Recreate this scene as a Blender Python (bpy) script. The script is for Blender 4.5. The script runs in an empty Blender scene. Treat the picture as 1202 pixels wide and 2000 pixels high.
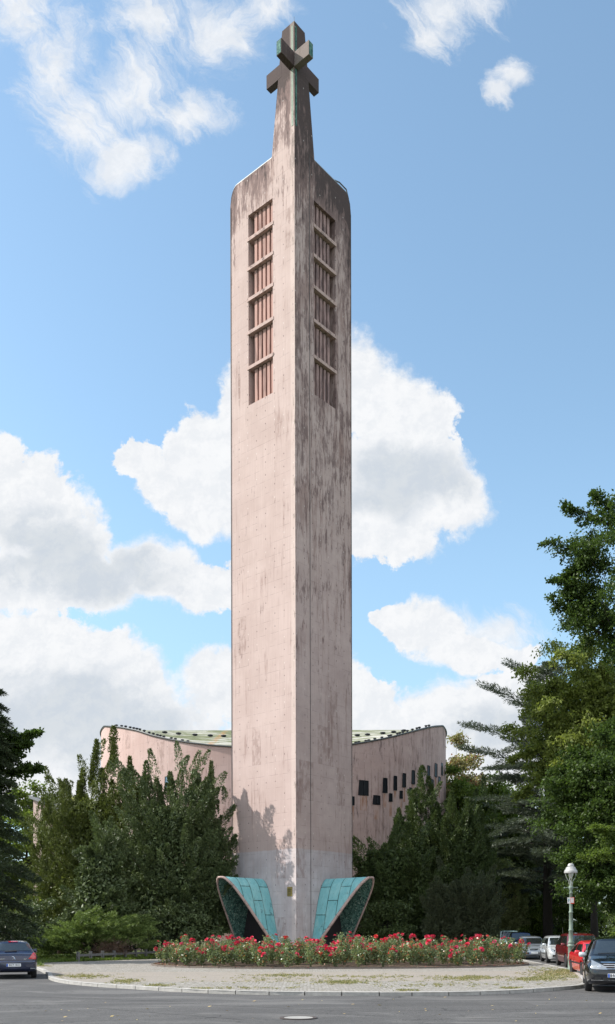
import bpy, bmesh, math, random
import numpy as np
from mathutils import Vector, Matrix
from mathutils.bvhtree import BVHTree

random.seed(7)
rng = np.random.default_rng(11)
S = bpy.context.scene
COL = S.collection
PI = math.pi
F = 1754.0          # focal length expressed in photo pixels
EYE = 1.72

# ------------------------------------------------------------------ camera
cam_d = bpy.data.cameras.new("camera")
cam = bpy.data.objects.new("camera", cam_d); COL.objects.link(cam)
cam.location = (0, 0, EYE)
cam.rotation_mode = 'XYZ'
cam.rotation_euler = (Matrix.Rotation(math.radians(90), 3, 'X') @ Matrix.Rotation(math.radians(-0.13), 3, 'Z')).to_euler()
cam_d.sensor_fit = 'VERTICAL'; cam_d.sensor_height = 36.0; cam_d.sensor_width = 36.0
cam_d.lens = F/2000*36.0
cam_d.shift_y = 817/2000.0
cam_d.clip_start = 0.2; cam_d.clip_end = 6000
S.camera = cam
S.view_settings.view_transform = 'Standard'; S.view_settings.look = 'None'
S.view_settings.gamma = 1; S.view_settings.exposure = 0.88
S.cycles.max_bounces = 6; S.cycles.transparent_max_bounces = 8

# ------------------------------------------------------------------ light
SUN_EL = math.radians(42); SX, SY = -0.998, 0.06     # horizontal direction towards the sun
sd = Vector((SX*math.cos(SUN_EL), SY*math.cos(SUN_EL), math.sin(SUN_EL))).normalized()
sun_d = bpy.data.lights.new("sun", 'SUN'); sun_d.energy = 3.5; sun_d.angle = math.radians(0.55)
sun_d.color = (1.0, 0.95, 0.88)
sun = bpy.data.objects.new("sun", sun_d); COL.objects.link(sun)
sun.rotation_euler = sd.to_track_quat('Z', 'Y').to_euler()

# ------------------------------------------------------------------ node helper
class NT:
    def __init__(s, tree): s.t = tree; s.n = tree.nodes; s.l = tree.links
    def new(s, typ, **kw):
        n = s.n.new(typ)
        for k, v in kw.items(): setattr(n, k, v)
        return n
    def put(s, sock, v):
        if isinstance(v, bpy.types.NodeSocket): s.l.new(v, sock)
        elif v is not None:
            if sock.type == 'RGBA' and len(v) == 3: v = (*v, 1)
            sock.default_value = v
    def m(s, op, a, b=None, c=None, clamp=False):
        n = s.new('ShaderNodeMath', operation=op); n.use_clamp = clamp
        s.put(n.inputs[0], a)
        if b is not None: s.put(n.inputs[1], b)
        if c is not None: s.put(n.inputs[2], c)
        return n.outputs[0]
    def v(s, op, a, b=None):
        n = s.new('ShaderNodeVectorMath', operation=op); s.put(n.inputs[0], a)
        if b is not None:
            if op == 'SCALE': s.put(n.inputs['Scale'], b)
            else: s.put(n.inputs[1], b)
        return n.outputs['Value'] if op in ('LENGTH', 'DISTANCE', 'DOT_PRODUCT') else n.outputs[0]
    def sep(s, v):
        n = s.new('ShaderNodeSeparateXYZ'); s.put(n.inputs[0], v); return n.outputs
    def comb(s, x, y, z=0.0):
        n = s.new('ShaderNodeCombineXYZ'); s.put(n.inputs[0], x); s.put(n.inputs[1], y); s.put(n.inputs[2], z); return n.outputs[0]
    def noise(s, vec, scale, detail=4, rough=0.55, dist=0.0, color=False):
        n = s.new('ShaderNodeTexNoise'); s.put(n.inputs['Vector'], vec)
        s.put(n.inputs['Scale'], scale); s.put(n.inputs['Detail'], float(detail)); s.put(n.inputs['Roughness'], rough); s.put(n.inputs['Distortion'], dist)
        return n.outputs['Color'] if color else n.outputs['Fac']
    def ss(s, x, lo, hi, a=0.0, b=1.0, interp='SMOOTHSTEP'):
        n = s.new('ShaderNodeMapRange', interpolation_type=interp)
        s.put(n.inputs['Value'], x); s.put(n.inputs['From Min'], lo); s.put(n.inputs['From Max'], hi)
        s.put(n.inputs['To Min'], a); s.put(n.inputs['To Max'], b); return n.outputs['Result']
    def mix(s, fac, a, b, blend='MIX'):
        n = s.new('ShaderNodeMix', data_type='RGBA', blend_type=blend)
        s.put(n.inputs[0], fac); s.put(n.inputs[6], a); s.put(n.inputs[7], b); return n.outputs[2]

# ------------------------------------------------------------------ world: Nishita sky with procedural clouds
W = bpy.data.worlds.new("World"); S.world = W; W.use_nodes = True
def build_world():
    t = NT(W.node_tree); t.n.clear()
    out = t.new('ShaderNodeOutputWorld')
    sky = t.new('ShaderNodeTexSky', sky_type='NISHITA'); sky.sun_disc = False
    sky.sun_elevation = SUN_EL; sky.sun_rotation = math.atan2(SX, SY); sky.air_density = 1.0; sky.dust_density = .5; sky.ozone_density = 1.0
    d = t.new('ShaderNodeTexCoord').outputs['Generated']
    x, y, z = t.sep(d)[0:3]
    ys = t.m('MAXIMUM', t.m('ABSOLUTE', y), 0.12)
    U = t.m('MULTIPLY', t.m('DIVIDE', x, ys), F/1000); V = t.m('MULTIPLY', t.m('DIVIDE', z, ys), F/1000)
    p = t.comb(U, V)
    # domain warp, clouds billow
    w1 = t.v('SUBTRACT', t.noise(p, 7.0, 5, .6, color=True), (.5, .5, .5))
    pw = t.v('ADD', p, t.v('SCALE', w1, 0.11))
    def C(px, py, rx, ry): return ((px-601)/1000, (1817-py)/1000, 0), (1000/rx, 1000/ry, 0)
    def field(blobs, pp):
        acc = None
        for b in blobs:
            c, r = C(*b)
            L = t.v('LENGTH', t.v('MULTIPLY', t.v('SUBTRACT', pp, c), r))
            acc = L if acc is None else t.new_smin(acc, L)
        return acc
    def smin(a, b): return t.m('SMOOTH_MIN', a, b, 0.22)
    t.new_smin = smin
    hard = [(-10,930,75,110),(60,1000,115,105),(130,1070,105,95),(300,1110,100,60),(395,1140,95,52),(100,1140,250,55),
            (280,905,55,40),(340,950,70,65),(410,900,80,105),(455,820,45,110),(395,1000,80,55),(480,940,90,120),
            (690,760,85,115),(770,800,85,90),(835,825,65,70),(800,930,150,95),(750,1020,125,85),(900,965,65,85),
            (840,1225,90,55),(905,1262,100,45),(1005,1275,65,33),(775,1205,45,30),
            (735,1400,130,75),(850,1410,130,75),(965,1390,105,90),(1020,1335,65,45),(900,1500,420,110),
            (40,1265,150,95),(180,1295,130,85),(265,1340,95,80),(425,1330,70,80),(150,1410,360,120),(200,1530,420,75),(600,1330,120,70)]
    bill = t.noise(p, 8.0, 14, .66, .1)
    fine = t.noise(pw, 30.0, 10, .68)
    f = t.m('ADD', field(hard, pw), t.m('MULTIPLY', t.m('SUBTRACT', bill, .5), 1.25))
    f = t.m('ADD', f, t.m('MULTIPLY', t.m('SUBTRACT', fine, .5), .55))
    soften = t.noise(p, 5.0, 3, .5)
    mh = t.ss(f, t.m('ADD', t.m('MULTIPLY', t.ss(soften, .4, .65), .14), 1.03), t.m('SUBTRACT', .92, t.m('MULTIPLY', t.ss(soften, .4, .65), .30)))
    soft = [(50,15,100,80),(110,120,72,130),(170,235,88,80),(225,330,55,50),(300,30,90,50),(265,175,80,90),(370,215,75,45),(255,300,85,60),(535,15,60,45),(430,60,90,60),
            (885,15,95,60),(850,75,50,50),(1007,155,32,34),(975,195,22,20),(960,1230,90,40)]
    ux, vx = t.sep(pw)[0:2]
    st = t.noise(t.comb(t.m('MULTIPLY', t.m('SUBTRACT', t.m('MULTIPLY', ux, .62), t.m('MULTIPLY', vx, .78)), .62), t.m('MULTIPLY', t.m('ADD', t.m('MULTIPLY', ux, .78), t.m('MULTIPLY', vx, .62)), 1.35)), 8.0, 15, .72, .9)
    fs = t.m('ADD', field(soft, pw), t.m('MULTIPLY', t.m('SUBTRACT', st, .5), 3.4))
    ms = t.m('MULTIPLY', t.ss(fs, 1.40, .0), .90)
    mask = t.m('MAXIMUM', mh, ms)
    grey = [(60,1080,200,75),(200,1120,160,60),(800,925,165,60),(730,960,110,60),(90,1400,260,95),(300,1420,160,70),(1050,1430,150,70),(430,1460,120,60),(120,1350,120,40)]
    g = t.m('ADD', field(grey, pw), t.m('MULTIPLY', t.m('SUBTRACT', t.noise(p, 9.0, 7, .6, .3), .5), 1.3))
    gm = t.m('MULTIPLY', t.ss(g, 1.35, .45), t.ss(f, .95, .45))
    puff = t.ss(t.m('ADD', t.m('MULTIPLY', t.noise(pw, 18.0, 9, .62), .6), t.m('MULTIPLY', bill, .4)), .36, .66)
    off = t.v('ADD', p, (-.016, .020, 0))
    rel = t.m('SUBTRACT', bill, t.noise(off, 8.0, 14, .66, .1))
    rel2 = t.m('SUBTRACT', fine, t.noise(t.v('ADD', pw, (-.005, .006, 0)), 30.0, 10, .68))
    lit = t.ss(t.m('ADD', t.m('MULTIPLY', rel, -1.0), t.m('MULTIPLY', rel2, -.45)), -.11, .11)
    ccol = t.mix(gm, (.96, .97, .985), (.70, .745, .79))
    ccol = t.mix(t.m('MULTIPLY', t.m('SUBTRACT', 1., lit), t.m('ADD', .26, t.m('MULTIPLY', gm, .40))), ccol, (.60, .665, .75))
    ccol = t.mix(t.m('MULTIPLY', t.m('SUBTRACT', 1., puff), .12), ccol, (.62, .68, .75))
    ccol = t.v('SCALE', ccol, CLOUD)
    ccol = t.mix(t.ss(y, .15, -.1), ccol, t.v('SCALE', ccol, 1.6))  # unseen clouds behind the camera, brightened to fill the shaded faces
    # far hemisphere: generic scattered cloud
    gc = t.ss(t.noise(d, 3.0, 8, .6), .40, .56)
    front = t.ss(y, .1, .2)
    up = t.ss(z, 0.0, 0.05)
    mk = t.m('ADD', t.m('MULTIPLY', mask, front), t.m('MULTIPLY', gc, t.m('SUBTRACT', 1., front)))
    base = t.v('MULTIPLY', sky.outputs[0], SKYTINT)
    base = t.mix(t.ss(z, .50, .02, 0, .62), base, (.42*CLOUD, .64*CLOUD, .90*CLOUD))
    col = t.mix(t.m('MULTIPLY', mk, up), base, ccol)
    bg = t.new('ShaderNodeBackground'); t.put(bg.inputs[0], col); bg.inputs[1].default_value = 0.15
    t.l.new(bg.outputs[0], out.inputs[0])
CLOUD = 3.65
SKYTINT = (.99, 1.04, .93)
build_world()
W.cycles.sampling_method = 'MANUAL'; W.cycles.sample_map_resolution = 1024

# ------------------------------------------------------------------ materials
def mat(name, col=(.5,.5,.5), rough=.6, metal=0., spec=.5, coat=0., fn=None):
    m = bpy.data.materials.new(name); m.use_nodes = True
    t = NT(m.node_tree); b = m.node_tree.nodes['Principled BSDF']
    b.inputs['Roughness'].default_value = rough; b.inputs['Metallic'].default_value = metal
    b.inputs['Specular IOR Level'].default_value = spec; b.inputs['Coat Weight'].default_value = coat
    b.inputs['Base Color'].default_value = (*col, 1)
    if fn: fn(t, b)
    else:   # slight grime so no surface is perfectly uniform
        oc = t.new('ShaderNodeTexCoord').outputs['Object']
        c = t.mix(t.ss(t.noise(oc, 6.0, 5, .6), .35, .75), tuple(c_*.82 for c_ in col), tuple(min(1, c_*1.08) for c_ in col))
        t.put(b.inputs['Base Color'], c)
    return m
def bump(t, b, h, strength=.3, dist=.02):
    n = t.new('ShaderNodeBump'); n.inputs['Strength'].default_value = strength; n.inputs['Distance'].default_value = dist
    t.put(n.inputs['Height'], h); t.put(b.inputs['Normal'], n.outputs[0])

def leaf_mat(name, c1, c2, trans=.35, tip=None, tipamt=.0, gloss=.35, rough=.45):
    m = bpy.data.materials.new(name); m.use_nodes = True
    t = NT(m.node_tree); t.n.clear()
    out = t.new('ShaderNodeOutputMaterial')
    r = t.new('ShaderNodeNewGeometry').outputs['Random Per Island']
    oc = t.new('ShaderNodeTexCoord').outputs['Object']
    big = t.noise(oc, .45, 3, .5)
    f = t.m('ADD', t.m('MULTIPLY', r, .65), t.m('MULTIPLY', big, .45), clamp=True)
    col = t.mix(f, c1, c2)
    if tip: col = t.mix(t.m('GREATER_THAN', r, 1-tipamt), col, tip)
    p = t.new('ShaderNodeBsdfPrincipled'); t.put(p.inputs['Base Color'], col)
    p.inputs['Roughness'].default_value = rough; p.inputs['Specular IOR Level'].default_value = gloss
    tr = t.new('ShaderNodeBsdfTranslucent'); t.put(tr.inputs[0], t.mix(.5, col, t.v('MULTIPLY', col, (1.5, 1.6, .6))))
    mx = t.new('ShaderNodeMixShader'); mx.inputs[0].default_value = trans
    t.l.new(p.outputs[0], mx.inputs[1]); t.l.new(tr.outputs[0], mx.inputs[2]); t.l.new(mx.outputs[0], out.inputs[0])
    return m

# ------------------------------------------------------------------ object helpers
def tag(o, label=None, cat=None, group=None, kind=None):
    if label: o['label'] = label
    if cat: o['category'] = cat
    if group: o['group'] = group
    if kind: o['kind'] = kind
    return o
def empty(name, loc=(0,0,0), rz=0, label=None, cat=None, group=None):
    o = bpy.data.objects.new(name, None); COL.objects.link(o); o.location = loc; o.rotation_euler = (0, 0, rz)
    o.empty_display_size = .2
    return tag(o, label, cat, group)
def link(name, me, m, parent=None):
    o = bpy.data.objects.new(name, me); COL.objects.link(o)
    if m is not None:
        for mm in (m if isinstance(m, (list, tuple)) else [m]): me.materials.append(mm)
    if parent: o.parent = parent
    return o
def pydata(name, vs, fs, m, parent=None, smooth=False, uv=None, mi=None):
    me = bpy.data.meshes.new(name); me.from_pydata([tuple(v) for v in vs], [], fs)
    if smooth: me.polygons.foreach_set('use_smooth', [True]*len(me.polygons))
    if mi is not None: me.polygons.foreach_set('material_index', mi)
    if uv is not None:
        l = me.uv_layers.new(name='UVMap'); k = np.array([uv[i] for p in me.polygons for i in p.vertices], dtype=np.float32)
        l.data.foreach_set('uv', k.ravel())
    me.update()
    return link(name, me, m, parent)
def quads(name, V, m, parent=None):
    """V: (n,4,3) array of leaf quads"""
    n = len(V); me = bpy.data.meshes.new(name)
    me.vertices.add(n*4); me.vertices.foreach_set('co', V.reshape(-1).astype(np.float32))
    me.loops.add(n*4); me.loops.foreach_set('vertex_index', np.arange(n*4, dtype=np.int32))
    me.polygons.add(n); me.polygons.foreach_set('loop_start', np.arange(0, n*4, 4, dtype=np.int32))
    me.polygons.foreach_set('loop_total', np.full(n, 4, dtype=np.int32))
    me.update(calc_edges=True)
    return link(name, me, m, parent)

class MB:
    """collects shapes into one mesh"""
    def __init__(s): s.v = []; s.f = []; s.mi = []; s.cur = 0
    def add(s, vs, fs):
        k = len(s.v); s.v += [tuple(v) for v in vs]; s.f += [tuple(i+k for i in f) for f in fs]; s.mi += [s.cur]*len(fs)
    def box(s, c, d, rz=0, M=None):
        x, y, z = d[0]/2, d[1]/2, d[2]/2
        P = [Vector((a*x, b*y, e*z)) for a in (-1,1) for b in (-1,1) for e in (-1,1)]
        R = M if M is not None else Matrix.Rotation(rz, 3, 'Z')
        s.add([R@p + Vector(c) for p in P], [(0,1,3,2),(4,6,7,5),(0,4,5,1),(2,3,7,6),(0,2,6,4),(1,5,7,3)])
    def tube(s, pts, rad, n=8, cap=True):
        pts = [Vector(p) for p in pts]; rad = rad if isinstance(rad, (list, tuple)) else [rad]*len(pts)
        V = []; 
        for i, p in enumerate(pts):
            d = (pts[min(i+1, len(pts)-1)] - pts[max(i-1, 0)]).normalized()
            a = d.cross(Vector((0,0,1)) if abs(d.z) < .9 else Vector((1,0,0))).normalized(); b = d.cross(a)
            V += [p + (a*math.cos(2*PI*k/n) + b*math.sin(2*PI*k/n))*rad[i] for k in range(n)]
        Fs = [(i*n+k, i*n+(k+1)%n, (i+1)*n+(k+1)%n, (i+1)*n+k) for i in range(len(pts)-1) for k in range(n)]
        if cap: Fs += [tuple(range(n))[::-1], tuple((len(pts)-1)*n+k for k in range(n))]
        s.add(V, Fs)
    def lathe(s, prof, c=(0,0,0), n=24, flute=0):
        V = []
        for r, z in prof:
            for k in range(n):
                rr = r*(1 - (flute if k % 2 else 0)); a = 2*PI*k/n
                V.append((c[0]+rr*math.cos(a), c[1]+rr*math.sin(a), c[2]+z))
        Fs = [(i*n+k, i*n+(k+1)%n, (i+1)*n+(k+1)%n, (i+1)*n+k) for i in range(len(prof)-1) for k in range(n)]
        Fs += [tuple(range(n))[::-1], tuple((len(prof)-1)*n+k for k in range(n))]
        s.add(V, Fs)
    def build(s, name, m, parent=None, smooth=False):
        return pydata(name, s.v, s.f, m, parent, smooth, mi=s.mi if isinstance(m, (list, tuple)) else None)
def smooth_angle(o, ang=40):
    me = o.data; me.polygons.foreach_set('use_smooth', [True]*len(me.polygons))
    me.set_sharp_from_angle(angle=math.radians(ang)); return o
def bevel(o, w=.01, seg=1):
    bm = bmesh.new(); bm.from_mesh(o.data)
    bmesh.ops.bevel(bm, geom=list(bm.edges), offset=w, segments=seg, affect='EDGES', clamp_overlap=True)
    bm.to_mesh(o.data); bm.free(); return o
def copy_tree(o, parent=None):
    c = o.copy(); COL.objects.link(c); c.parent = parent
    for ch in list(o.children): copy_tree(ch, c)
    return c
def text_mesh(name, s, size, m, parent, M, depth=.002, align='CENTER', sx=1.0):
    cu = bpy.data.curves.new(name, 'FONT'); cu.body = s; cu.size = size; cu.extrude = depth; cu.align_x = align; cu.align_y = 'CENTER'; cu.offset = size*.012
    tmp = bpy.data.objects.new('tmp', cu); COL.objects.link(tmp)
    dg = bpy.context.evaluated_depsgraph_get(); me = bpy.data.meshes.new_from_object(tmp.evaluated_get(dg))
    bpy.data.objects.remove(tmp); bpy.data.curves.remove(cu)
    me.transform(M @ Matrix.Diagonal((sx, 1, 1, 1))); me.materials.clear(); me.name = name
    return link(name, me, m, parent)
def at(px, Y, py=None):
    """world position of a photo direction at a chosen distance"""
    return Vector(((px-601)/F*Y, Y, 0 if py is None else EYE + (1817-py)/F*Y))

# ================================================================== GROUND
def asphalt_fn(t, b):
    oc = t.new('ShaderNodeTexCoord').outputs['Object']
    g = t.noise(oc, 38.0, 3, .7); g2 = t.noise(oc, 9.0, 4, .6); big = t.noise(oc, .35, 4, .55)
    streak = t.noise(t.v('MULTIPLY', t.v('ADD', oc, t.v('SCALE', t.noise(oc, .12, 2, .5, color=True), 7.0)), (.16, .8, 1)), 1.1, 5, .62, .8)
    c = t.mix(t.ss(g, .3, .72), (.034, .033, .033), (.135, .13, .126))
    c = t.mix(t.ss(g2, .35, .7, 0, .35), c, (.135, .13, .126))
    c = t.mix(t.ss(big, .4, .65, 0, .45), c, (.062, .06, .06))
    c = t.mix(t.ss(streak, .48, .68, 0, .5), c, (.19, .183, .175))
    # cracks / tar seams, two families of wandering lines
    w = t.noise(oc, .35, 5, .65, color=True)
    pw = t.v('ADD', oc, t.v('SCALE', t.v('SUBTRACT', w, (.5,.5,.5)), 2.6))
    vo = t.new('ShaderNodeTexVoronoi', feature='DISTANCE_TO_EDGE'); t.put(vo.inputs['Vector'], t.v('MULTIPLY', pw, (.10, .26, 1))); vo.inputs['Scale'].default_value = 1.0
    cr = t.ss(vo.outputs['Distance'], .0055, .002)
    cr = t.m('MULTIPLY', cr, t.ss(t.noise(oc, .5, 3), .36, .48))
    c = t.mix(t.m('MULTIPLY', cr, .8), c, (.02, .02, .02))
    # long tar seams across the junction and an old trench patch
    x, y = t.sep(oc)[0:2]; wob = t.m('MULTIPLY', t.m('SUBTRACT', t.noise(oc, .9, 5, .6), .5), .28)
    for (x0, y0, x1, y1) in ((-2.5,22.0,1.13,20.1),(1.13,20.1,9.0,21.0),(-5.3,21.4,-1.2,18.2),(1.85,18.1,9.5,19.7),(-12,26.5,-3,22.9)):
        L_ = math.hypot(x1-x0, y1-y0); ax, ay = (x1-x0)/L_, (y1-y0)/L_
        al = t.m('ADD', t.m('MULTIPLY', t.m('SUBTRACT', x, x0), ax), t.m('MULTIPLY', t.m('SUBTRACT', y, y0), ay))
        ac = t.m('ADD', t.m('SUBTRACT', t.m('MULTIPLY', t.m('SUBTRACT', y, y0), ax), t.m('MULTIPLY', t.m('SUBTRACT', x, x0), ay)), wob)
        k_ = t.m('MULTIPLY', t.ss(t.m('ABSOLUTE', ac), .040, .018), t.m('MULTIPLY', t.ss(al, 0, .2), t.ss(al, L_, L_-.2)))
        c = t.mix(t.m('MULTIPLY', k_, t.ss(t.noise(oc, 3.0, 3), .3, .5, .35, .85)), c, (.018,.017,.017))
    pt = t.m('MULTIPLY', t.m('MULTIPLY', t.m('LESS_THAN', t.m('ABSOLUTE', t.m('SUBTRACT', x, 3.6)), 1.9), t.m('LESS_THAN', t.m('ABSOLUTE', t.m('SUBTRACT', t.m('ADD', y, t.m('MULTIPLY', x, -.06)), 21.9)), .55)), .42)
    c = t.mix(pt, c, (.062,.060,.058))
    c = t.mix(t.m('MULTIPLY', t.ss(t.noise(oc, 2.1, 4, .6), .66, .72), .6), c, (.035,.032,.03))
    t.put(b.inputs['Base Color'], c); b.inputs['Roughness'].default_value = .85
    bump(t, b, g, .5, .01)
M_asphalt = mat('asphalt', rough=.9, spec=.3, fn=asphalt_fn)

def pave_fn(t, b):
    oc = t.new('ShaderNodeTexCoord').outputs['Object']
    vo = t.new('ShaderNodeTexVoronoi', feature='DISTANCE_TO_EDGE'); t.put(vo.inputs['Vector'], oc); vo.inputs['Scale'].default_value = 9.0; vo.inputs['Randomness'].default_value = .55
    vc = t.new('ShaderNodeTexVoronoi'); t.put(vc.inputs['Vector'], oc); vc.inputs['Scale'].default_value = 9.0; vc.inputs['Randomness'].default_value = .55
    cellr = t.sep(vc.outputs['Color'])[0]
    big = t.noise(oc, .5, 5, .6); x, y, z = t.sep(oc)[0:3]
    stone = t.mix(cellr, (.23, .215, .195), (.39, .37, .34))
    joint = t.ss(vo.outputs['Distance'], .05, .11)
    set_ = t.mix(joint, (.17, .155, .125), stone)
    # compacted sandy strip between the setts and the bed
    sand = t.mix(t.ss(t.noise(oc, 14.0, 5, .65), .3, .7), (.23, .20, .17), (.34, .305, .265))
    dband = t.m('ABSOLUTE', t.m('SUBTRACT', t.m('ADD', y, t.m('MULTIPLY', big, 1.5)), 34.5))
    c = t.mix(t.ss(dband, 3.2, 4.0), sand, set_)
    c = t.mix(t.ss(big, .45, .7, 0, .55), c, (.25, .225, .195))
    c = t.mix(t.ss(t.noise(oc, 1.7, 5, .65), .56, .72, 0, .6), c, (.17, .16, .10))
    t.put(b.inputs['Base Color'], c)
    bump(t, b, t.m('ADD', t.m('MULTIPLY', joint, .8), t.noise(oc, 40, 2)), .5, .02)
M_pave = mat('worn_small_setts', rough=.85, spec=.3, fn=pave_fn)
def soil_fn(t, b):
    oc = t.new('ShaderNodeTexCoord').outputs['Object']
    c = t.mix(t.ss(t.noise(oc, 9, 6, .65), .3, .7), (.05, .036, .026), (.16, .115, .085))
    t.put(b.inputs['Base Color'], c); bump(t, b, t.noise(oc, 18, 4), .8, .05)
M_soil = mat('soil', rough=.95, spec=.2, fn=soil_fn)
def lawn_fn(t, b):
    oc = t.new('ShaderNodeTexCoord').outputs['Object']
    c = t.mix(t.ss(t.noise(oc, 7, 6, .7), .3, .7), (.035, .06, .018), (.11, .15, .04))
    c = t.mix(t.ss(t.noise(oc, .7, 4), .5, .7, 0, .7), c, (.09, .075, .045))
    t.put(b.inputs['Base Color'], c); bump(t, b, t.noise(oc, 30, 3), .8, .05)
M_lawn = mat('lawn', rough=.95, spec=.2, fn=lawn_fn)
M_kerb = mat('granite_kerb', (.40, .385, .36), .8)
M_iron = mat('cast_iron', (.16, .15, .145), .6, .3)
M_iron_rim = mat('iron_rim', (.07, .055, .05), .7)

KERB = [(-29,78),(-22,62),(-16.5,50),(-12.9,42.5),(-11.3,38.5),(-10.5,36.3),(-9.75,33.8),(-8.7,31.5),(-7.2,29.5),(-5.54,28.0),(-3.28,26.2),(-1.2,25.3),(.78,24.95),(2.6,24.8),(4.25,24.95),
        (5.84,25.6),(7.3,26.7),(8.5,27.9),(9.15,29.3),(9.65,31),(10.4,34),(11.35,38.5),(11.9,44),(12.3,50),(12.9,57),(13.7,66),(14.8,78)]
def smooth_poly(P, n=6):
    out = []
    for i in range(len(P)-1):
        p0, p1, p2, p3 = [np.array(P[max(0, min(len(P)-1, j))], float) for j in (i-1, i, i+1, i+2)]
        for k in range(n):
            u = k/n; out.append(.5*((2*p1)+(-p0+p2)*u+(2*p0-5*p1+4*p2-p3)*u*u+(-p0+3*p1-3*p2+p3)*u**3))
    out.append(np.array(P[-1], float)); return np.array(out)
K = smooth_poly(KERB)
def sheet(name, poly, z, m, kind='structure', parent=None):
    bm = bmesh.new(); vs = [bm.verts.new((p[0], p[1], z)) for p in poly]
    f = bm.faces.new(vs); f.normal_update()
    if f.normal.z < 0: f.normal_flip()
    bmesh.ops.triangulate(bm, faces=[f], ngon_method='EAR_CLIP')
    me = bpy.data.meshes.new(name); bm.to_mesh(me); bm.free()
    for p in me.polygons:
        if p.normal.z < 0: p.flip()
    return tag(link(name, me, m, parent), kind=kind)
sheet('ground', [(-2500,-2500),(2500,-2500),(2500,2500),(-2500,2500)], -.14, M_lawn)
sheet('road', [(-90,-30),(90,-30),(90,30),(22,34),(20.5,50),(22.5,78),(22.5,84),(13,84),(-40,84),(-46,78),(-32,50),(-24,40),(-90,36)], -.10, M_asphalt)
sheet('pavement', [tuple(p) for p in K] , 0.0, M_pave)
# right side pavement beyond the street
sheet('far_pavement', [(21.2,36),(90,31.5),(90,95),(24,95),(21.5,60)], 0.0, M_lawn)
sheet('lawn', [(-12.6,43.2),(-14.5,47.5),(-9.9,58.2),(-8.5,64),(-4,72),(3,72),(6.5,64.5),(9.5,60.5),(12.2,55),(12.7,57),(13.5,66),(14.6,78),(20,95),(-34,95),(-28.4,77.6),(-21.6,61.6),(-16.2,49.8)][::1], .012, M_lawn)

def strip_kerb(name, P, w, z0, z1, m, gap=.03, seg=1.0, jitter=.006):
    mb = MB(); d = np.r_[0, np.cumsum(np.linalg.norm(np.diff(P, axis=0), axis=1))]
    s = 0; r = random.Random(3)
    while s < d[-1]-.05:
        e = min(s+seg*r.uniform(.9, 1.1), d[-1])
        a = np.array([np.interp(s+gap, d, P[:,k]) for k in (0,1)]); b_ = np.array([np.interp(e, d, P[:,k]) for k in (0,1)])
        t_ = (b_-a)/np.linalg.norm(b_-a); n = np.array([-t_[1], t_[0]])
        zt = z1 + r.uniform(-jitter, jitter); ch = .018
        q = []
        for pt in (a, b_):
            q += [(*(pt), z0), (*(pt), zt-ch), (*(pt+n*ch), zt), (*(pt+n*w), zt), (*(pt+n*w), z0)]
        mb.add(q, [(i, i+5, (i+1)%5+5, (i+1)%5) for i in range(5)] + [(0,1,2,3,4), (9,8,7,6,5)])
        s = e
    return mb.build(name, m)
tag(strip_kerb('kerb', K, .17, -.13, .012, M_kerb), kind='structure')

# rose bed: soil mound with a low edging
BC = Vector((1.62, 46.3, 0)); BRX, BRY = 9.45, 6.3
def bed_pt(a, k=1.0):
    c, s_ = math.cos(a), math.sin(a)
    return (BC.x + k*BRX*math.copysign(abs(c)**.8, c), BC.y + k*BRY*math.copysign(abs(s_)**.8, s_))
vs = [(BC.x, BC.y, .16)]; fs = []
NB = 72
for j, (k, z) in enumerate(((.4,.15),(.8,.12),(.99,.03))):
    vs += [(*bed_pt(2*PI*i/NB, k), z) for i in range(NB)]
for i in range(NB): fs.append((0, 1+i, 1+(i+1)%NB))
for j in range(2):
    for i in range(NB): fs.append((1+j*NB+i, 1+(j+1)*NB+i, 1+(j+1)*NB+(i+1)%NB, 1+j*NB+(i+1)%NB))
tag(pydata('flower_bed_soil', vs, fs, M_soil, smooth=True), kind='structure')
E = np.array([bed_pt(2*PI*i/120) for i in range(121)])
M_edge = mat('bed_edging', (.17, .14, .12), .85)
tag(strip_kerb('bed_edging', E[::-1], .09, -.02, .075, M_edge, seg=.8), 'low dark stone edging running around the red rose bed', 'edging')

# manhole
mh = empty('manhole_cover', (*at(583, 18.6).xy, -.096), label='round iron manhole cover with concrete infill set in the grey asphalt', cat='manhole')
mb = MB(); mb.lathe([(.30,.0),(.30,.012),(.0,.013)], n=40); mb.build('cover', mat('infill', (.33,.32,.30), .8), mh)
mb = MB()
for k in range(40):
    a0, a1 = 2*PI*k/40, 2*PI*(k+1)/40
    mb.add([(r*math.cos(a), r*math.sin(a), z) for a in (a0, a1) for r, z in ((.31,0),(.31,.016),(.39,.016),(.39,0))], [(0,1,5,4),(1,2,6,5),(2,3,7,6)])
mb.build('rim', M_iron_rim, mh)
mh2 = empty('manhole_cover', (9.35, 24.6, -.096), label='small iron cover in the asphalt in front of the black car', cat='manhole')
mb = MB(); mb.lathe([(.26,.0),(.26,.012),(.24,.016),(.0,.016)], n=32); mb.build('cover', M_iron, mh2)

# leaves / litter on asphalt
lv = []
for k in range(60):
    x, y = random.uniform(-6, 9), random.uniform(17.5, 24.3)
    lv.append((x, y))
V = []
for x, y in lv:
    a = random.uniform(0, 6.28); l = random.uniform(.025, .06); w = l*.45; h = random.uniform(.002, .02)
    d = np.array((math.cos(a), math.sin(a), 0)); e = np.array((-d[1], d[0], 0)); c = np.array((x, y, -.095))
    V.append([c-d*l, c+e*w+(0,0,h), c+d*l+(0,0,h), c-e*w])
M_litter = leaf_mat('dry_leaf', (.35,.22,.08), (.55,.45,.2), .1)
tag(quads('fallen_leaves', np.array(V), M_litter), 'small dry leaves scattered over the grey asphalt', 'leaves', kind='stuff')

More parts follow.
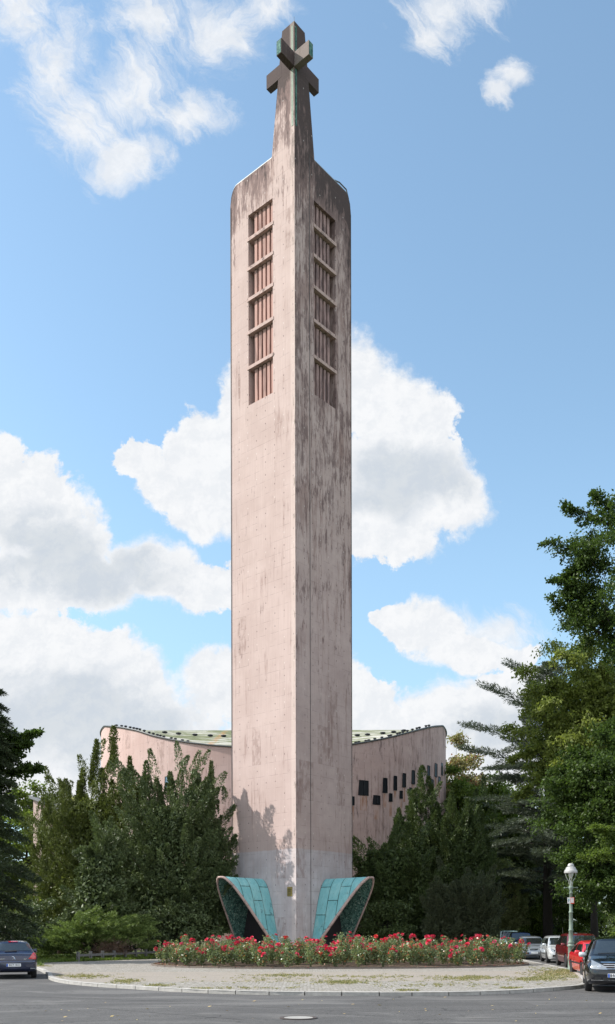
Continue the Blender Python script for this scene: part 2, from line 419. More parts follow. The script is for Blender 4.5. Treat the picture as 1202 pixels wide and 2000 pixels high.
# grass growing in the joints of the pavement
def leaves(P, D, L, Wd, roll=None, shape=.5, bend=0):
    """rhombic leaves: P base points, D long axes"""
    n = len(P); D = D/np.maximum(np.linalg.norm(D, axis=1, keepdims=True), 1e-6)
    R = rng.normal(size=(n, 3)); A = np.cross(D, R); A /= np.maximum(np.linalg.norm(A, axis=1, keepdims=True), 1e-6)
    L = np.broadcast_to(L, n)[:, None]; Wd = np.broadcast_to(Wd, n)[:, None]
    N = np.cross(D, A)
    mid = P + D*L*shape + N*L*bend
    return np.stack([P, mid+A*Wd/2, P+D*L, mid-A*Wd/2], 1)
def inside_kerb(x, y):
    j = int(np.argmin((K[:,0]-x)**2+(K[:,1]-y)**2)); j = min(max(j, 1), len(K)-2)
    t_ = K[j+1]-K[j-1]; n = np.array([-t_[1], t_[0]]); return float(np.dot(np.array([x, y])-K[j], n)/np.linalg.norm(n))
M_grass = leaf_mat('grass_blades', (.09,.11,.03), (.24,.24,.09), .3, tip=(.42,.36,.20), tipamt=.35)
patches = []
def patch_px(px, py, rx, ry, n):
    for k in range(n):
        a = px + random.gauss(0, rx*.5); b_ = py + random.gauss(0, ry*.5)
        Y = F*EYE/(b_-1817); X = (a-601)/F*Y
        if inside_kerb(X, Y) > .2 and ((X-BC.x)/(BRX+.2))**2+((Y-BC.y)/(BRY+.2))**2 > 1: patches.append((X, Y))
for args in ((165,1906,50,4,170),(245,1916,30,4,120),(310,1924,25,2.5,60),(1090,1902,60,10,460),(1050,1913,60,5,220),(1115,1896,25,4,150),(560,1905,70,3,110),(670,1919,45,3,170),(900,1912,60,4,150),(940,1910,40,3,80),
             (700,1908,200,3,120),(480,1930,120,1.5,50),(790,1935,30,1.5,30),(995,1931,25,1.5,40),(390,1931,15,1.5,30),(600,1915,300,8,160),(80,1886,20,1.5,40),(980,1870,60,2,60),(200,1926,60,1.5,40),(860,1925,120,4,60)):
    patch_px(*args)
P = []; D = []; Ls = []
for x, y in patches:
    k = random.randint(5, 22); r_ = random.uniform(.02, .08)
    c = rng.normal(size=(k, 2))*r_
    P.append(np.c_[c[:,0]+x, c[:,1]+y, np.zeros(k)]); D.append(np.c_[rng.normal(size=(k,2))*.75, np.abs(rng.normal(size=k))*.3+.55]); Ls.append(rng.uniform(.025, .075, k))
P = np.concatenate(P); D = np.concatenate(D); Ls = np.concatenate(Ls)
tag(quads('pavement_grass', leaves(P, D, Ls, .016), M_grass), 'thin grass and weeds growing between the paving setts', 'grass', kind='stuff')
# lawn grass seen left of the juniper
n = 26000
X = rng.uniform(-24, -9.5, n); Y = rng.uniform(44, 62, n)
ok = (X < -12.0 + (Y-44)*.12) | (Y > 58); X = X[ok]; Y = Y[ok]
bx = np.interp(Y, [43.2,47.5,58.2,64], [-12.6,-14.2,-9.9,-8.5]); bl = np.interp(Y, [43.2,49.8,61.6,77], [-12.9,-16.2,-21.6,-28])
ok = (X < bx) & (X > bl+.2); X = X[ok]; Y = Y[ok]; n = len(X)
tag(quads('lawn_grass', leaves(np.c_[X, Y, np.full(n, .01)], np.c_[rng.normal(size=(n,2))*.5, np.ones(n)], rng.uniform(.06,.2,n), .03),
    leaf_mat('lawn_blades', (.05,.09,.02), (.16,.22,.05), .3)), 'short green grass beside the spreading juniper', 'grass', kind='stuff')

# ================================================================== TOWER
TC = Vector((-.735, 58.47, 0)); TS = 5.95
LV = Vector((-.757, .653, 0)).normalized(); RV = Vector((.653, .757, 0)).normalized()
LN = Vector((-.653, -.757, 0)); RN = Vector((.757, -.653, 0))
TOPZ = 53.15

def concrete_fn(kind):
    def fn(t, b):
        uv = t.new('ShaderNodeTexCoord').outputs['UV']
        u, v = t.sep(uv)[0:2]
        tc = t.comb(u, v)
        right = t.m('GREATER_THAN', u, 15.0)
        if kind == 'tower':
            pink = t.mix(t.ss(t.noise(tc, .35, 5, .6), .35, .65), (.49,.378,.348), (.555,.437,.405))
            lowz = t.ss(t.m('ADD', v, t.m('MULTIPLY', t.noise(tc, 3.0, 2), .12)), 7.16, 7.10, interp='LINEAR')
            pink = t.mix(lowz, pink, t.mix(t.ss(t.noise(tc, .9, 5), .35, .65), (.49,.445,.46), (.58,.53,.545)))
        else:
            pink = t.mix(t.ss(t.noise(tc, .25, 5, .6), .35, .65), (.51,.36,.325), (.575,.425,.39))
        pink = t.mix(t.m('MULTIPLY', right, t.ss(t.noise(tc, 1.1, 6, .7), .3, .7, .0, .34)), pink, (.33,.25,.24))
        # board marks: fine vertical lines
        fine = t.noise(t.comb(t.m('MULTIPLY', u, 14.0), t.m('MULTIPLY', v, .25)), 1.0, 3, .6)
        c = t.mix(t.ss(fine, .35, .7, 0, .30), pink, (.40,.30,.27))
        # every shuttering panel took the paint a little differently; some were patched
        pn = t.new('ShaderNodeTexWhiteNoise', noise_dimensions='2D')
        row = t.m('FLOOR', t.m('DIVIDE', v, 2.58)); 
        t.put(pn.inputs['Vector'], t.comb(t.m('FLOOR', t.m('DIVIDE', t.m('ADD', u, t.m('MULTIPLY', row, .37)), .83)), row))
        c = t.mix(t.ss(pn.outputs['Value'], 0, 1, 0, .09), c, (.40,.29,.26))
        c = t.mix(t.m('MULTIPLY', t.m('GREATER_THAN', pn.outputs['Value'], .955), t.ss(t.noise(t.comb(u, t.m('MULTIPLY', v, .4)), 3.0, 6, .7), .42, .6, 0, .5)), c, (.24,.16,.14))
        # runs of dirt
        streak = t.noise(t.comb(t.m('MULTIPLY', u, 3.2), t.m('MULTIPLY', v, .16)), 1.0, 6, .68, .3)
        blot = t.noise(t.comb(t.m('MULTIPLY', u, 1.5), t.m('MULTIPLY', v, .55)), .85, 8, .7, .3)
        gate = t.noise(t.comb(t.m('MULTIPLY', u, .35), t.m('MULTIPLY', v, .22)), 1.0, 3, .5)
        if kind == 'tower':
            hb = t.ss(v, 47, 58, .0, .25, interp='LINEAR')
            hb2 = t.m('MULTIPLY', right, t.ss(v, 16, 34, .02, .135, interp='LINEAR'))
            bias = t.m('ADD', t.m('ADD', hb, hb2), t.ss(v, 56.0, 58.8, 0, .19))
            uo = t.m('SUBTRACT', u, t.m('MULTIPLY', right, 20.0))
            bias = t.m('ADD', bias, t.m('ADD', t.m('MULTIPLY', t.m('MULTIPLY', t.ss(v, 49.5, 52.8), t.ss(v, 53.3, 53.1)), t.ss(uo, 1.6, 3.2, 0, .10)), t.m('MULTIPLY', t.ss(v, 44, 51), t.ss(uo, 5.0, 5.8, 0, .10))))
        else:
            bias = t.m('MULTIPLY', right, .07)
        s1 = t.m('ADD', t.m('ADD', t.m('MULTIPLY', streak, .6), t.m('MULTIPLY', gate, .4)), t.m('MULTIPLY', bias, .6))
        fib = t.noise(t.comb(t.m('MULTIPLY', u, 11.0), t.m('MULTIPLY', v, 1.3)), 1.0, 4, .7)
        s1 = t.m('ADD', s1, t.m('MULTIPLY', t.m('SUBTRACT', fib, .5), .22))
        c = t.mix(t.ss(s1, .54, .67, 0, .58), c, (.24,.15,.13))
        # lichen-dark blotches, mostly high up and on the shaded face
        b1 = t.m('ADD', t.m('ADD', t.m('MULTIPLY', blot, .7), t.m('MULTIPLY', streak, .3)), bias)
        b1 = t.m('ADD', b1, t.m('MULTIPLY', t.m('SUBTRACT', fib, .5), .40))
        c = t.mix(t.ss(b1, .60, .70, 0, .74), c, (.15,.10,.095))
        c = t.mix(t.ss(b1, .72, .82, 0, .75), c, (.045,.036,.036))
        # shutter grid
        gu, gv = (.83, .86) if kind == 'tower' else (1.1, 1.3)
        fu = t.m('SUBTRACT', t.m('FRACT', t.m('DIVIDE', t.m('ADD', u, .25), gu)), .5); fv = t.m('SUBTRACT', t.m('FRACT', t.m('DIVIDE', v, gv)), .5)
        r_ = t.m('SQRT', t.m('ADD', t.m('POWER', t.m('MULTIPLY', fu, gu), 2.), t.m('POWER', t.m('MULTIPLY', t.m('MULTIPLY', fv, gv), .62), 2.)))
        hole = t.ss(r_, .040, .020)
        cell = t.new('ShaderNodeTexWhiteNoise', noise_dimensions='2D')
        t.put(cell.inputs['Vector'], t.comb(t.m('FLOOR', t.m('DIVIDE', t.m('ADD', u, .25), gu)), t.m('FLOOR', t.m('DIVIDE', v, gv))))
        cr = cell.outputs['Value']
        hole = t.m('MULTIPLY', hole, t.ss(cr, .30, .45))
        drip = t.m('MULTIPLY', t.m('MULTIPLY', t.ss(t.m('ABSOLUTE', fu), .05, .02), t.ss(fv, .0, -.45)), t.ss(cr, .5, 1.0, 0, .35))
        c = t.mix(drip, c, (.16,.12,.11))
        c = t.mix(t.m('MULTIPLY', hole, .7), c, t.mix(t.m('GREATER_THAN', cr, .78), (.05,.04,.045), (.66,.6,.56)))
        line_n = t.noise(tc, 2.2, 4, .6)
        fl = t.m('ABSOLUTE', t.m('SUBTRACT', t.m('ABSOLUTE', fv), .5))
        ln = t.m('MULTIPLY', t.ss(t.m('MULTIPLY', fl, gv), .03, .010), t.ss(line_n, .42, .60))
        c = t.mix(t.m('MULTIPLY', ln, .26), c, (.18,.13,.12))
        # arris: pale mended edge with dark chips
        if kind == 'tower':
            uu = t.m('SUBTRACT', u, t.m('MULTIPLY', right, 20.0))
            e1 = t.ss(uu, .40, .36)
            chip = t.ss(t.noise(t.comb(t.m('MULTIPLY', u, 6.0), t.m('MULTIPLY', v, .7)), 1.0, 6, .7), .57, .62)
            c = t.mix(t.m('MULTIPLY', t.m('MULTIPLY', e1, .25), t.m('SUBTRACT', 1., right)), c, (.70,.60,.54))
            c = t.mix(t.m('MULTIPLY', t.m('MULTIPLY', t.ss(uu, .22, .12), chip), .8), c, (.17,.14,.11))
        t.put(b.inputs['Base Color'], c); b.inputs['Roughness'].default_value = .9
        bump(t, b, t.m('SUBTRACT', t.m('ADD', fine, t.m('MULTIPLY', b1, .8)), t.m('MULTIPLY', t.m('ADD', hole, t.m('MULTIPLY', ln, .4)), 1.2)), .35, .03)
    return fn
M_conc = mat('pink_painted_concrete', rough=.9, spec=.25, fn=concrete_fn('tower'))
M_conc2 = mat('church_wall_paint', rough=.9, spec=.25, fn=concrete_fn('church'))
def fin_fn(t, b):
    oc = t.new('ShaderNodeTexCoord').outputs['Object']
    s_ = t.noise(t.v('MULTIPLY', oc, (3, 3, .35)), 1.0, 6, .68)
    c = t.mix(t.ss(s_, .48, .68, 0, .75), (.45,.275,.235), (.15,.10,.09))
    t.put(b.inputs['Base Color'], c)
M_fin = mat('louvre_paint', rough=.85, spec=.25, fn=fin_fn)
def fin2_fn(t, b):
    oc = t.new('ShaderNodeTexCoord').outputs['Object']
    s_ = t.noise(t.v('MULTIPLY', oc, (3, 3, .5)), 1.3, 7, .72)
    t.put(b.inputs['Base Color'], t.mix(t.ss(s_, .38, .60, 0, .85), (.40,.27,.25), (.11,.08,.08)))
M_fin2 = mat('dark_louvre_paint', rough=.85, spec=.25, fn=fin2_fn)  # right-hand fins: darker and more mottled than the left ones
M_back = mat('louvre_shade', (.16,.09,.075), .9)  # dark colour stands in for the shade deep behind the louvre fins
def ledge_fn(t, b):
    oc = t.new('ShaderNodeTexCoord').outputs['Object']
    c = t.mix(t.ss(t.noise(oc, 3.5, 6, .7), .5, .66, 0, .8), (.50,.37,.335), (.12,.09,.08))
    t.put(b.inputs['Base Color'], c)
M_ledge = mat('ledge_concrete', rough=.9, spec=.25, fn=ledge_fn)
def copper_fn(t, b):
    uv = t.new('ShaderNodeTexCoord').outputs['UV']
    br = t.new('ShaderNodeTexBrick'); br.offset = .5; br.squash = 1.0
    u, v = t.sep(uv)[0:2]
    t.put(br.inputs['Vector'], t.comb(v, u))
    br.inputs['Scale'].default_value = 1.0; br.inputs['Mortar Size'].default_value = .028; br.inputs['Brick Width'].default_value = 1.95; br.inputs['Row Height'].default_value = .86
    br.inputs['Color1'].default_value = (.15,.42,.45,1); br.inputs['Color2'].default_value = (.25,.56,.575,1); br.inputs['Mortar'].default_value = (.012,.05,.045,1)
    br.inputs['Mortar Smooth'].default_value = .3
    oc = t.new('ShaderNodeTexCoord').outputs['Object']
    st = t.noise(t.v('MULTIPLY', oc, (2, 2, .5)), 1.5, 6, .65)
    c = t.mix(t.ss(st, .4, .7, 0, .5), br.outputs['Color'], (.36,.62,.61))
    c = t.mix(t.ss(t.noise(oc, 1.3, 6, .7), .60, .70, 0, .75), c, (.035,.10,.13))
    c = t.mix(t.ss(t.noise(oc, 7, 4, .7), .58, .7, 0, .35), c, (.05,.18,.17))
    drip = t.noise(t.v('MULTIPLY', oc, (5, 5, .5)), 1.5, 5, .7)
    c = t.mix(t.ss(drip, .56, .70, 0, .55), c, (.11,.17,.14))
    t.put(b.inputs['Base Color'], c); bump(t, b, t.m('ADD', t.m('MULTIPLY', br.outputs['Fac'], -1.), t.m('MULTIPLY', t.noise(oc, 2.5, 4), .8)), .7, .05)
M_copper = mat('verdigris_copper', rough=.55, spec=.4, fn=copper_fn)
def mosaic_fn(t, b):
    oc = t.new('ShaderNodeTexCoord').outputs['Object']
    vc = t.new('ShaderNodeTexVoronoi'); t.put(vc.inputs['Vector'], oc); vc.inputs['Scale'].default_value = 12.0
    r = t.sep(vc.outputs['Color'])[0]
    c = t.mix(t.ss(r, .1, .9), (.03,.085,.08), (.17,.32,.27))
    c = t.mix(t.ss(r, .93, .97), c, (.40,.52,.45))
    t.put(b.inputs['Base Color'], c); b.inputs['Roughness'].default_value = .35
M_mosaic = mat('teal_mosaic', rough=.35, fn=mosaic_fn)
def mosaic2_fn(t, b):
    oc = t.new('ShaderNodeTexCoord').outputs['Object']
    vc = t.new('ShaderNodeTexVoronoi'); t.put(vc.inputs['Vector'], oc); vc.inputs['Scale'].default_value = 9.0
    r = t.sep(vc.outputs['Color'])[0]
    c = t.mix(r, (.02,.09,.085), (.12,.24,.20))
    t.put(b.inputs['Base Color'], c)
M_mosaic2 = mat('pale_green_mosaic', rough=.75, spec=.15, fn=mosaic2_fn)
M_strip = mat('sunlit_strip', (.34,.40,.33), .8, spec=.1)  # left mosaic strip: its sunlit paleness is put into the colour
M_flash = mat('zinc_flashing', (.30,.34,.35), .6, .3)
M_dark = mat('entrance_shade', (.03,.024,.028), .5)
M_cable = mat('cable', (.10,.10,.10), .6)

tower = empty('church_tower', tuple(TC), label='tall square pink concrete bell tower with cross spire and green entrance hoods', cat='tower')
def tp(side, a, out, z):
    """tower-local point: a metres along a face from the front arris, out metres in front of the face"""
    if side == 'L': return LV*a + LN*out + Vector((0,0,z))
    return RV*a + RN*out + Vector((0,0,z))
U0 = {'L': 0.0, 'R': 20.0}
WA, WB, WZ0, WZ1 = 1.95, 4.22, 37.5, 50.45       # louvred opening
RR_X, RR_Z = .62, 1.15
def shoulder(a):   # top outline with a rounded outer corner
    d = a-(TS-RR_X)
    if d <= 0: return TOPZ
    return TOPZ - RR_Z*(1-math.sqrt(max(0, 1-(d/RR_X)**2)))
vs, fs, uvs = [], [], []
def addq(P, UV): 
    k = len(vs); vs.extend(P); uvs.extend(UV); fs.append(tuple(range(k, k+len(P))))
for side in 'LR':
    fl = side == 'L'
    acuts = [0, .35, 1.0, WA, 2.7, 3.4, WB, 5.0, TS-RR_X] + [TS-RR_X*(1-k/8)for k in range(1, 9)]
    zc = [0, 7.1, 14, 21, 28, 33, WZ0, 41, 45.5, WZ1, 51.5]
    def Q(a0, a1, z00, z01, z10, z11, side=side):
        P = [tp(side, a0, 0, z00), tp(side, a1, 0, z10), tp(side, a1, 0, z11), tp(side, a0, 0, z01)]
        UV = [(U0[side]+a0, z00), (U0[side]+a1, z10), (U0[side]+a1, z11), (U0[side]+a0, z01)]
        if fl: P = P[::-1]; UV = UV[::-1]
        addq(P, UV)
    for i in range(len(acuts)-1):
        a0, a1 = acuts[i], acuts[i+1]
        for j in range(len(zc)-1):
            if a0 >= WA-1e-6 and a1 <= WB+1e-6 and zc[j] >= WZ0-1e-6 and zc[j+1] <= WZ1+1e-6: continue
            Q(a0, a1, zc[j], zc[j+1], zc[j], zc[j+1])
        Q(a0, a1, 51.5, shoulder(a0), 51.5, shoulder(a1))
    # reveals of the opening
    D_ = 1.0
    for (p, q) in (((WA,WZ0),(WA,WZ1)),((WA,WZ1),(WB,WZ1)),((WB,WZ1),(WB,WZ0)),((WB,WZ0),(WA,WZ0))):
        P = [tp(side,p[0],0,p[1]), tp(side,q[0],0,q[1]), tp(side,q[0],-D_,q[1]), tp(side,p[0],-D_,p[1])]
        UV = [(U0[side]+p[0],p[1]),(U0[side]+q[0],q[1]),(U0[side]+q[0]+.9,q[1]),(U0[side]+p[0]+.9,p[1])]
        if not fl: P = P[::-1]; UV = UV[::-1]
        addq(P, UV)
    # rear walls parallel to this face
    other = LV*TS if side == 'R' else RV*TS
    P = [tp(side,0,0,0)+other, tp(side,TS,0,0)+other, tp(side,TS,0,TOPZ-RR_Z)+other, tp(side,0,0,TOPZ-RR_Z)+other]
    UV = [(U0[side]+7,0),(U0[side]+13,0),(U0[side]+13,52),(U0[side]+7,52)]
    if not fl: P = P[::-1]; UV = UV[::-1]
    addq(P, UV)
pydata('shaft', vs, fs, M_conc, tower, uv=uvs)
# vaulted roof with pale metal edge
N_ = 14; rv = []; rf = []
for i in range(N_+1):
    for j in range(N_+1):
        a, b_ = TS*i/N_, TS*j/N_
        z = min(shoulder(a), shoulder(b_)) + .30*math.sin(PI*min(a,TS-.01)/TS)*math.sin(PI*min(b_,TS)/TS)*1.6 - .02
        rv.append(LV*a + RV*b_ + Vector((0,0,z)))
for i in range(N_):
    for j in range(N_): rf.append((i*(N_+1)+j, (i+1)*(N_+1)+j, (i+1)*(N_+1)+j+1, i*(N_+1)+j+1))
pydata('roof', rv, rf, M_flash, tower, smooth=True)
for side in 'LR':
    mb = MB(); A = [2.0+(TS-2.05)*k/24 for k in range(25)]
    for k in range(24):
        q = []
        for a in (A[k], A[k+1]):
            z = shoulder(min(a, TS)); q += [tp(side,a,-.03,z-.0), tp(side,a,-.03,z+.09), tp(side,a,-.30,z+.12), tp(side,a,-.30,z)]
        mb.add(q, [(0,1,5,4),(1,2,6,5),(2,3,7,6),(3,0,4,7),(0,3,2,1),(4,5,6,7)])
    mb.build('edge_flashing', M_flash, tower)
mb = MB(); mb.tube([tp('R',4.3,-.15,shoulder(4.3)+.2), tp('R',4.8,-.1,shoulder(4.8)+.34), tp('R',5.5,-.05,shoulder(5.5)+.3), tp('R',5.75,-.05,shoulder(5.75)+.05)], .045); mb.build('rain_spout', M_cable, tower)
# louvre fins and ledges
LED = [48.95, 46.95, 44.85, 42.6, 40.2]
bounds = [WZ1] + LED + [WZ0]
for side in 'LR':
    for z in LED:
        mb = MB(); q = []
        for a in (WA-.06, WB+.10): q += [tp(side,a,-.6,z-.27), tp(side,a,.035,z-.27), tp(side,a,.035,z-.05), tp(side,a,-.6,z)]
        mb.add(q, [(0,1,5,4),(1,2,6,5),(2,3,7,6),(3,0,4,7),(3,2,1,0),(4,5,6,7)])
        mb.build('ledge', M_ledge, tower)
    for c in range(6):
        zt, zb = bounds[c] - (.36 if c else .01), bounds[c+1] - (.03 if c < 5 else -.01)
        for k in range(5):
            a = WA + .20 + k*.385
            ang = math.atan2(LV.y, LV.x) if side == 'L' else math.atan2(RV.y, RV.x)
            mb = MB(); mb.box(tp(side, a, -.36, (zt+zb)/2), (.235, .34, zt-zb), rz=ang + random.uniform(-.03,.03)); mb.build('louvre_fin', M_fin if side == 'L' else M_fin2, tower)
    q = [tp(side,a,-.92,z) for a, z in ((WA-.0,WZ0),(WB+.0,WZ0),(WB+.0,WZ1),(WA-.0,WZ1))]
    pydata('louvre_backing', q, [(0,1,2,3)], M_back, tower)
# cross spire: two crossing slabs forming an L on the arris
SZ1 = 60.95; TH = .42
def spire_w(z): return 2.02 + (1.06-2.02)*(z-TOPZ+.02)/(SZ1-TOPZ)
vs, fs, uvs = [], [], []
zz = [TOPZ-.02, 54.6, 56.2, 57.95, 58.9, 60.0, SZ1]
for side in 'LR':
    for i in range(len(zz)-1):
        z0, z1 = zz[i], zz[i+1]; w0, w1 = spire_w(z0), spire_w(z1)
        for (o, a0, a1, b0, b1) in ((0,0,0,w0,w1),(-TH,0,0,w0,w1)):
            P = [tp(side,a0,o,z0), tp(side,b0,o,z0), tp(side,b1,o,z1), tp(side,a1,o,z1)]
            UV = [(U0[side]+a0,z0),(U0[side]+b0,z0),(U0[side]+b1,z1),(U0[side]+a1,z1)]
            if (side == 'L') == (o == 0): P = P[::-1]; UV = UV[::-1]
            addq(P, UV)
        P = [tp(side,w0,0,z0), tp(side,w0,-TH,z0), tp(side,w1,-TH,z1), tp(side,w1,0,z1)]; UV = [(U0[side]+w0,z0),(U0[side]+w0+TH,z0),(U0[side]+w1+TH,z1),(U0[side]+w1,z1)]
        if side == 'L': P = P[::-1]; UV = UV[::-1]
        addq(P, UV)
    w = spire_w(SZ1); tz = .22   # sloping cap
    P = [tp(side,0,0,SZ1), tp(side,w,0,SZ1), tp(side,w,-TH,SZ1), tp(side,0,-TH,SZ1)]
    if side == 'L': P = P[::-1]
    addq(P, [(U0[side],SZ1)]*4)
spire = pydata('cross_spire', vs, fs, M_conc, tower, uv=uvs)
BZ0, BZ1 = 57.98, 58.9
def bar(side, a0, a1, o0, o1, z0=BZ0, z1=BZ1, name='cross_arm', m=None, parent=spire):
    P = [tp(side,a,o,z) for a in (a0,a1) for o in (o0,o1) for z in (z0,z1)]
    F_ = [(0,1,3,2),(4,6,7,5),(0,4,5,1),(2,3,7,6),(0,2,6,4),(1,5,7,3)]
    UVv = [(U0[side]+a+(.4 if o == o1 else 0), z+1.5) for a in (a0,a1) for o in (o0,o1) for z in (z0,z1)]
    return pydata(name, P, F_, m or M_conc, parent, uv=UVv)
for side in 'LR':
    bar(side, 1.1, 2.48, -TH-.004, .004)
# forward arms cross over the arris
bar('L', -1.25, -.003, -TH+.004, .004); bar('R', -1.25, -.003, -TH+.007, .007)
for side in 'LR':
    bar(side, -1.262, -1.25, -TH+.03, -.03, BZ0+.04, BZ1-.04, 'mosaic_end', M_mosaic2)
    # inlaid strips beside the arris
    bar(side, .10, .235, .003, .02, 54.2, BZ0-.08, 'mosaic_strip', M_mosaic2 if side == 'R' else M_strip)
    bar(side, .10, .235, .003, .02, BZ1+.1, SZ1-.25, 'mosaic_strip', M_mosaic2 if side == 'R' else M_strip)
mb = MB(); mb.tube([(0.0,.1,SZ1-.1),(0,.1,SZ1+.35)], .012, 6); mb.build('lightning_rod', M_cable, spire)
mb = MB(); mb.tube([tp('R',1.45,.03,z) for z in (0,12,25,37,50,TOPZ)], .016, 6); mb.build('lightning_cable', M_cable, tower)
for side in 'LR':
    mb = MB(); mb.tube([tp(side,TS-.04,.03,z) for z in (0,20,TOPZ-1.3)], .02, 6); mb.build('corner_cable', M_cable, tower)

# entrance hoods: arches lying in a plane that leans outwards
arch = smooth_poly([(2.05,0),(1.72,1.0),(1.40,2.3),(1.06,3.7),(.72,4.65),(.34,5.12),(0,5.2),(-.34,5.12),(-.72,4.65),(-1.06,3.7),(-1.40,2.3),(-1.72,1.0),(-2.05,0)], 5)
arc = np.r_[0, np.cumsum(np.linalg.norm(np.diff(arch, axis=0), axis=1))]
AC = 3.26; EMAX = 3.65; NE = 10
hood_lab = {'L': 'left entrance hood with verdigris copper cladding', 'R': 'right entrance hood with verdigris copper cladding'}
for side in 'LR':
    def hood(name, inset, m, parent, flip, extra=0):
        vs, fs, uvs = [], [], []
        for i, (h, z) in enumerate(arch):
            k = 1 - inset/ max(1.0, math.hypot(h, z)*.5+1); hh = h*k; z2 = z - inset*(z/5.2)
            e = (EMAX+extra)*(z/5.2)**1.02 + .02
            for j in range(NE+1):
                o = e*j/NE; vs.append(tp(side, AC+hh, o, max(z2, 0))); uvs.append((o, arc[i]))
        n = NE+1
        for i in range(len(arch)-1):
            for j in range(NE):
                q = (i*n+j, i*n+j+1, (i+1)*n+j+1, (i+1)*n+j)
                fs.append(q[::-1] if flip ^ (side == 'R') else q)
        return pydata(name, vs, fs, m, parent, smooth=True, uv=uvs)
    hd = hood('entrance_hood', 0, M_copper, tower, False); hd['label'] = hood_lab[side]
    hood('mosaic_lining', .10, M_mosaic, hd, True)
    # rim band joining shell and lining
    vs, fs = [], []
    for i, (h, z) in enumerate(arch):
        k = 1 - 0.10/max(1.0, math.hypot(h, z)*.5+1); e = EMAX*(z/5.2)**1.02+.02; z2 = max(z-.10*(z/5.2), 0)
        ho, zo = h*1.015, z+.02
        vs += [tp(side,AC+ho,e-.12,zo), tp(side,AC+ho,e+.035,zo), tp(side,AC+h*k*.99,e+.035,z2-.012 if z2>.02 else 0), tp(side,AC+h*k*.99,e-.12,z2-.012 if z2>.02 else 0)]
    for i in range(len(arch)-1):
        for j in range(4): fs.append((i*4+j, (i+1)*4+j, (i+1)*4+(j+1)%4, i*4+(j+1)%4))
    pydata('hood_rim', vs, fs, M_ledge, hd, smooth=True)
    # dark panel: painted shade of the tower wall inside the hood
    dv = [tp(side, AC+h*.985, .015, z*.985) for h, z in arch[::3]]
    pydata('wall_shade_panel', dv, [tuple(range(len(dv)))], M_dark, hd)
# plaque
pl = MB(); pa, pb = .33, .76; 
pl.add([tp('L',a,o,z) for a in (pa,pb) for o in (.002,.03) for z in (3.95,4.57)], [(0,1,3,2),(4,6,7,5),(0,4,5,1),(2,3,7,6),(0,2,6,4),(1,5,7,3)])
M_brass = mat('brass_plaque', (.36,.27,.09), .45, .5)
plq = pl.build('plaque', M_brass, tower)
Xa = -LV; Za = Vector((0,0,1)); Ya = LN
def face_M(pt): 
    m = Matrix((Xa, Za, Ya)).transposed().to_4x4(); m.translation = pt; return m
M_ink = mat('dark_letters', (.03,.02,.01), .6)
for k, (w, h, z) in enumerate(((.34,.05,4.49),(.34,.075,4.38),(.18,.035,4.30),(.34,.035,4.24),(.30,.02,4.14),(.22,.02,4.09),(.26,.02,4.04))):
    mb = MB(); x = -w/2; r_ = random.Random(k)
    while x < w/2-.01:
        ww = r_.uniform(.012, .03)*(1.6 if h > .06 else 1); mb.box(face_M(tp('L', (pa+pb)/2, .032, z)) @ Vector((x+ww/2, 0, 0)), (ww*.8, .004, h*.75), M=Matrix((Xa, Ya, Za)).transposed()); x += ww*1.25
    mb.build('lettering_line', M_ink, plq)

# ================================================================== CHURCH BEHIND
CX, CY, CRX, CRY = -3.35, 93.0, 17.5, 18.0
def ray_phi(px):
    k = (px-601)/F   # X = k*Y ; ellipse ((X-CX)/CRX)^2+((Y-CY)/CRY)^2=1
    A = (k/CRX)**2+(1/CRY)**2; B = -2*(k*CX/CRX**2+CY/CRY**2); C_ = (CX/CRX)**2+(CY/CRY)**2-1
    d = B*B-4*A*C_; Y = (-B-math.sqrt(max(d, 0)))/(2*A)
    return math.atan2((k*Y-CX)/CRX, -(Y-CY)/CRY), Y
rim_px = [(206,1418),(222,1419),(240,1421),(270,1427),(300,1437),(335,1445),(370,1451),(410,1456),(450,1459),(520,1463),(570,1464),(640,1461),(690,1455),(720,1450),(750,1444),(780,1437),(810,1429),(835,1422.5),(850,1420),(865,1419)]
PH = []; RZ = []
for px, py in rim_px:
    p, Y = ray_phi(px); PH.append(p); RZ.append(EYE+(1817-py)/F*Y)
def rim_z(p): return float(np.interp(p, [-PI,-2.2]+PH+[2.2,PI], [20.5,21.5]+RZ+[21.5,20.5]))
def cp(p, off=0, z=0): return Vector((CX+(CRX+off)*math.sin(p), CY-(CRY+off)*math.cos(p), z))
church = empty('church_hall', (0,0,0), label='curved pink concrete church hall with horned sagging green roof behind the tower', cat='church')
NP = 220; vs, fs, uvs = [], [], []
for i in range(NP+1):
    p = -PI+2*PI*i/NP; z = rim_z(p); s_ = p*17.7
    for k in range(5): vs.append(cp(p, 0, z*k/4)); uvs.append((s_ + (40 if p > .05 else -40), z*k/4))
for i in range(NP):
    for k in range(4): fs.append((i*5+k, (i+1)*5+k, (i+1)*5+k+1, i*5+k+1))
pydata('curved_wall', vs, fs, M_conc2, church, smooth=True, uv=uvs)
def moss_fn(t, b):
    oc = t.new('ShaderNodeTexCoord').outputs['Object']
    s_ = t.noise(t.v('MULTIPLY', oc, (.22, .55, 2.2)), 1.0, 6, .65, .2)
    c = t.mix(t.ss(t.noise(oc, 1.2, 6, .7), .35, .65), (.11,.125,.055), (.20,.21,.125))
    c = t.mix(t.ss(s_, .50, .58, 0, .9), c, (.50,.48,.44))
    x = t.sep(oc)[0]
    c = t.mix(t.m('MULTIPLY', t.m('MULTIPLY', t.ss(t.m('ABSOLUTE', t.m('ADD', x, 8.3)), .4, .1), t.ss(t.noise(oc, 1.5, 4), .4, .55)), .7), c, (.36,.17,.05))
    t.put(b.inputs['Base Color'], c)
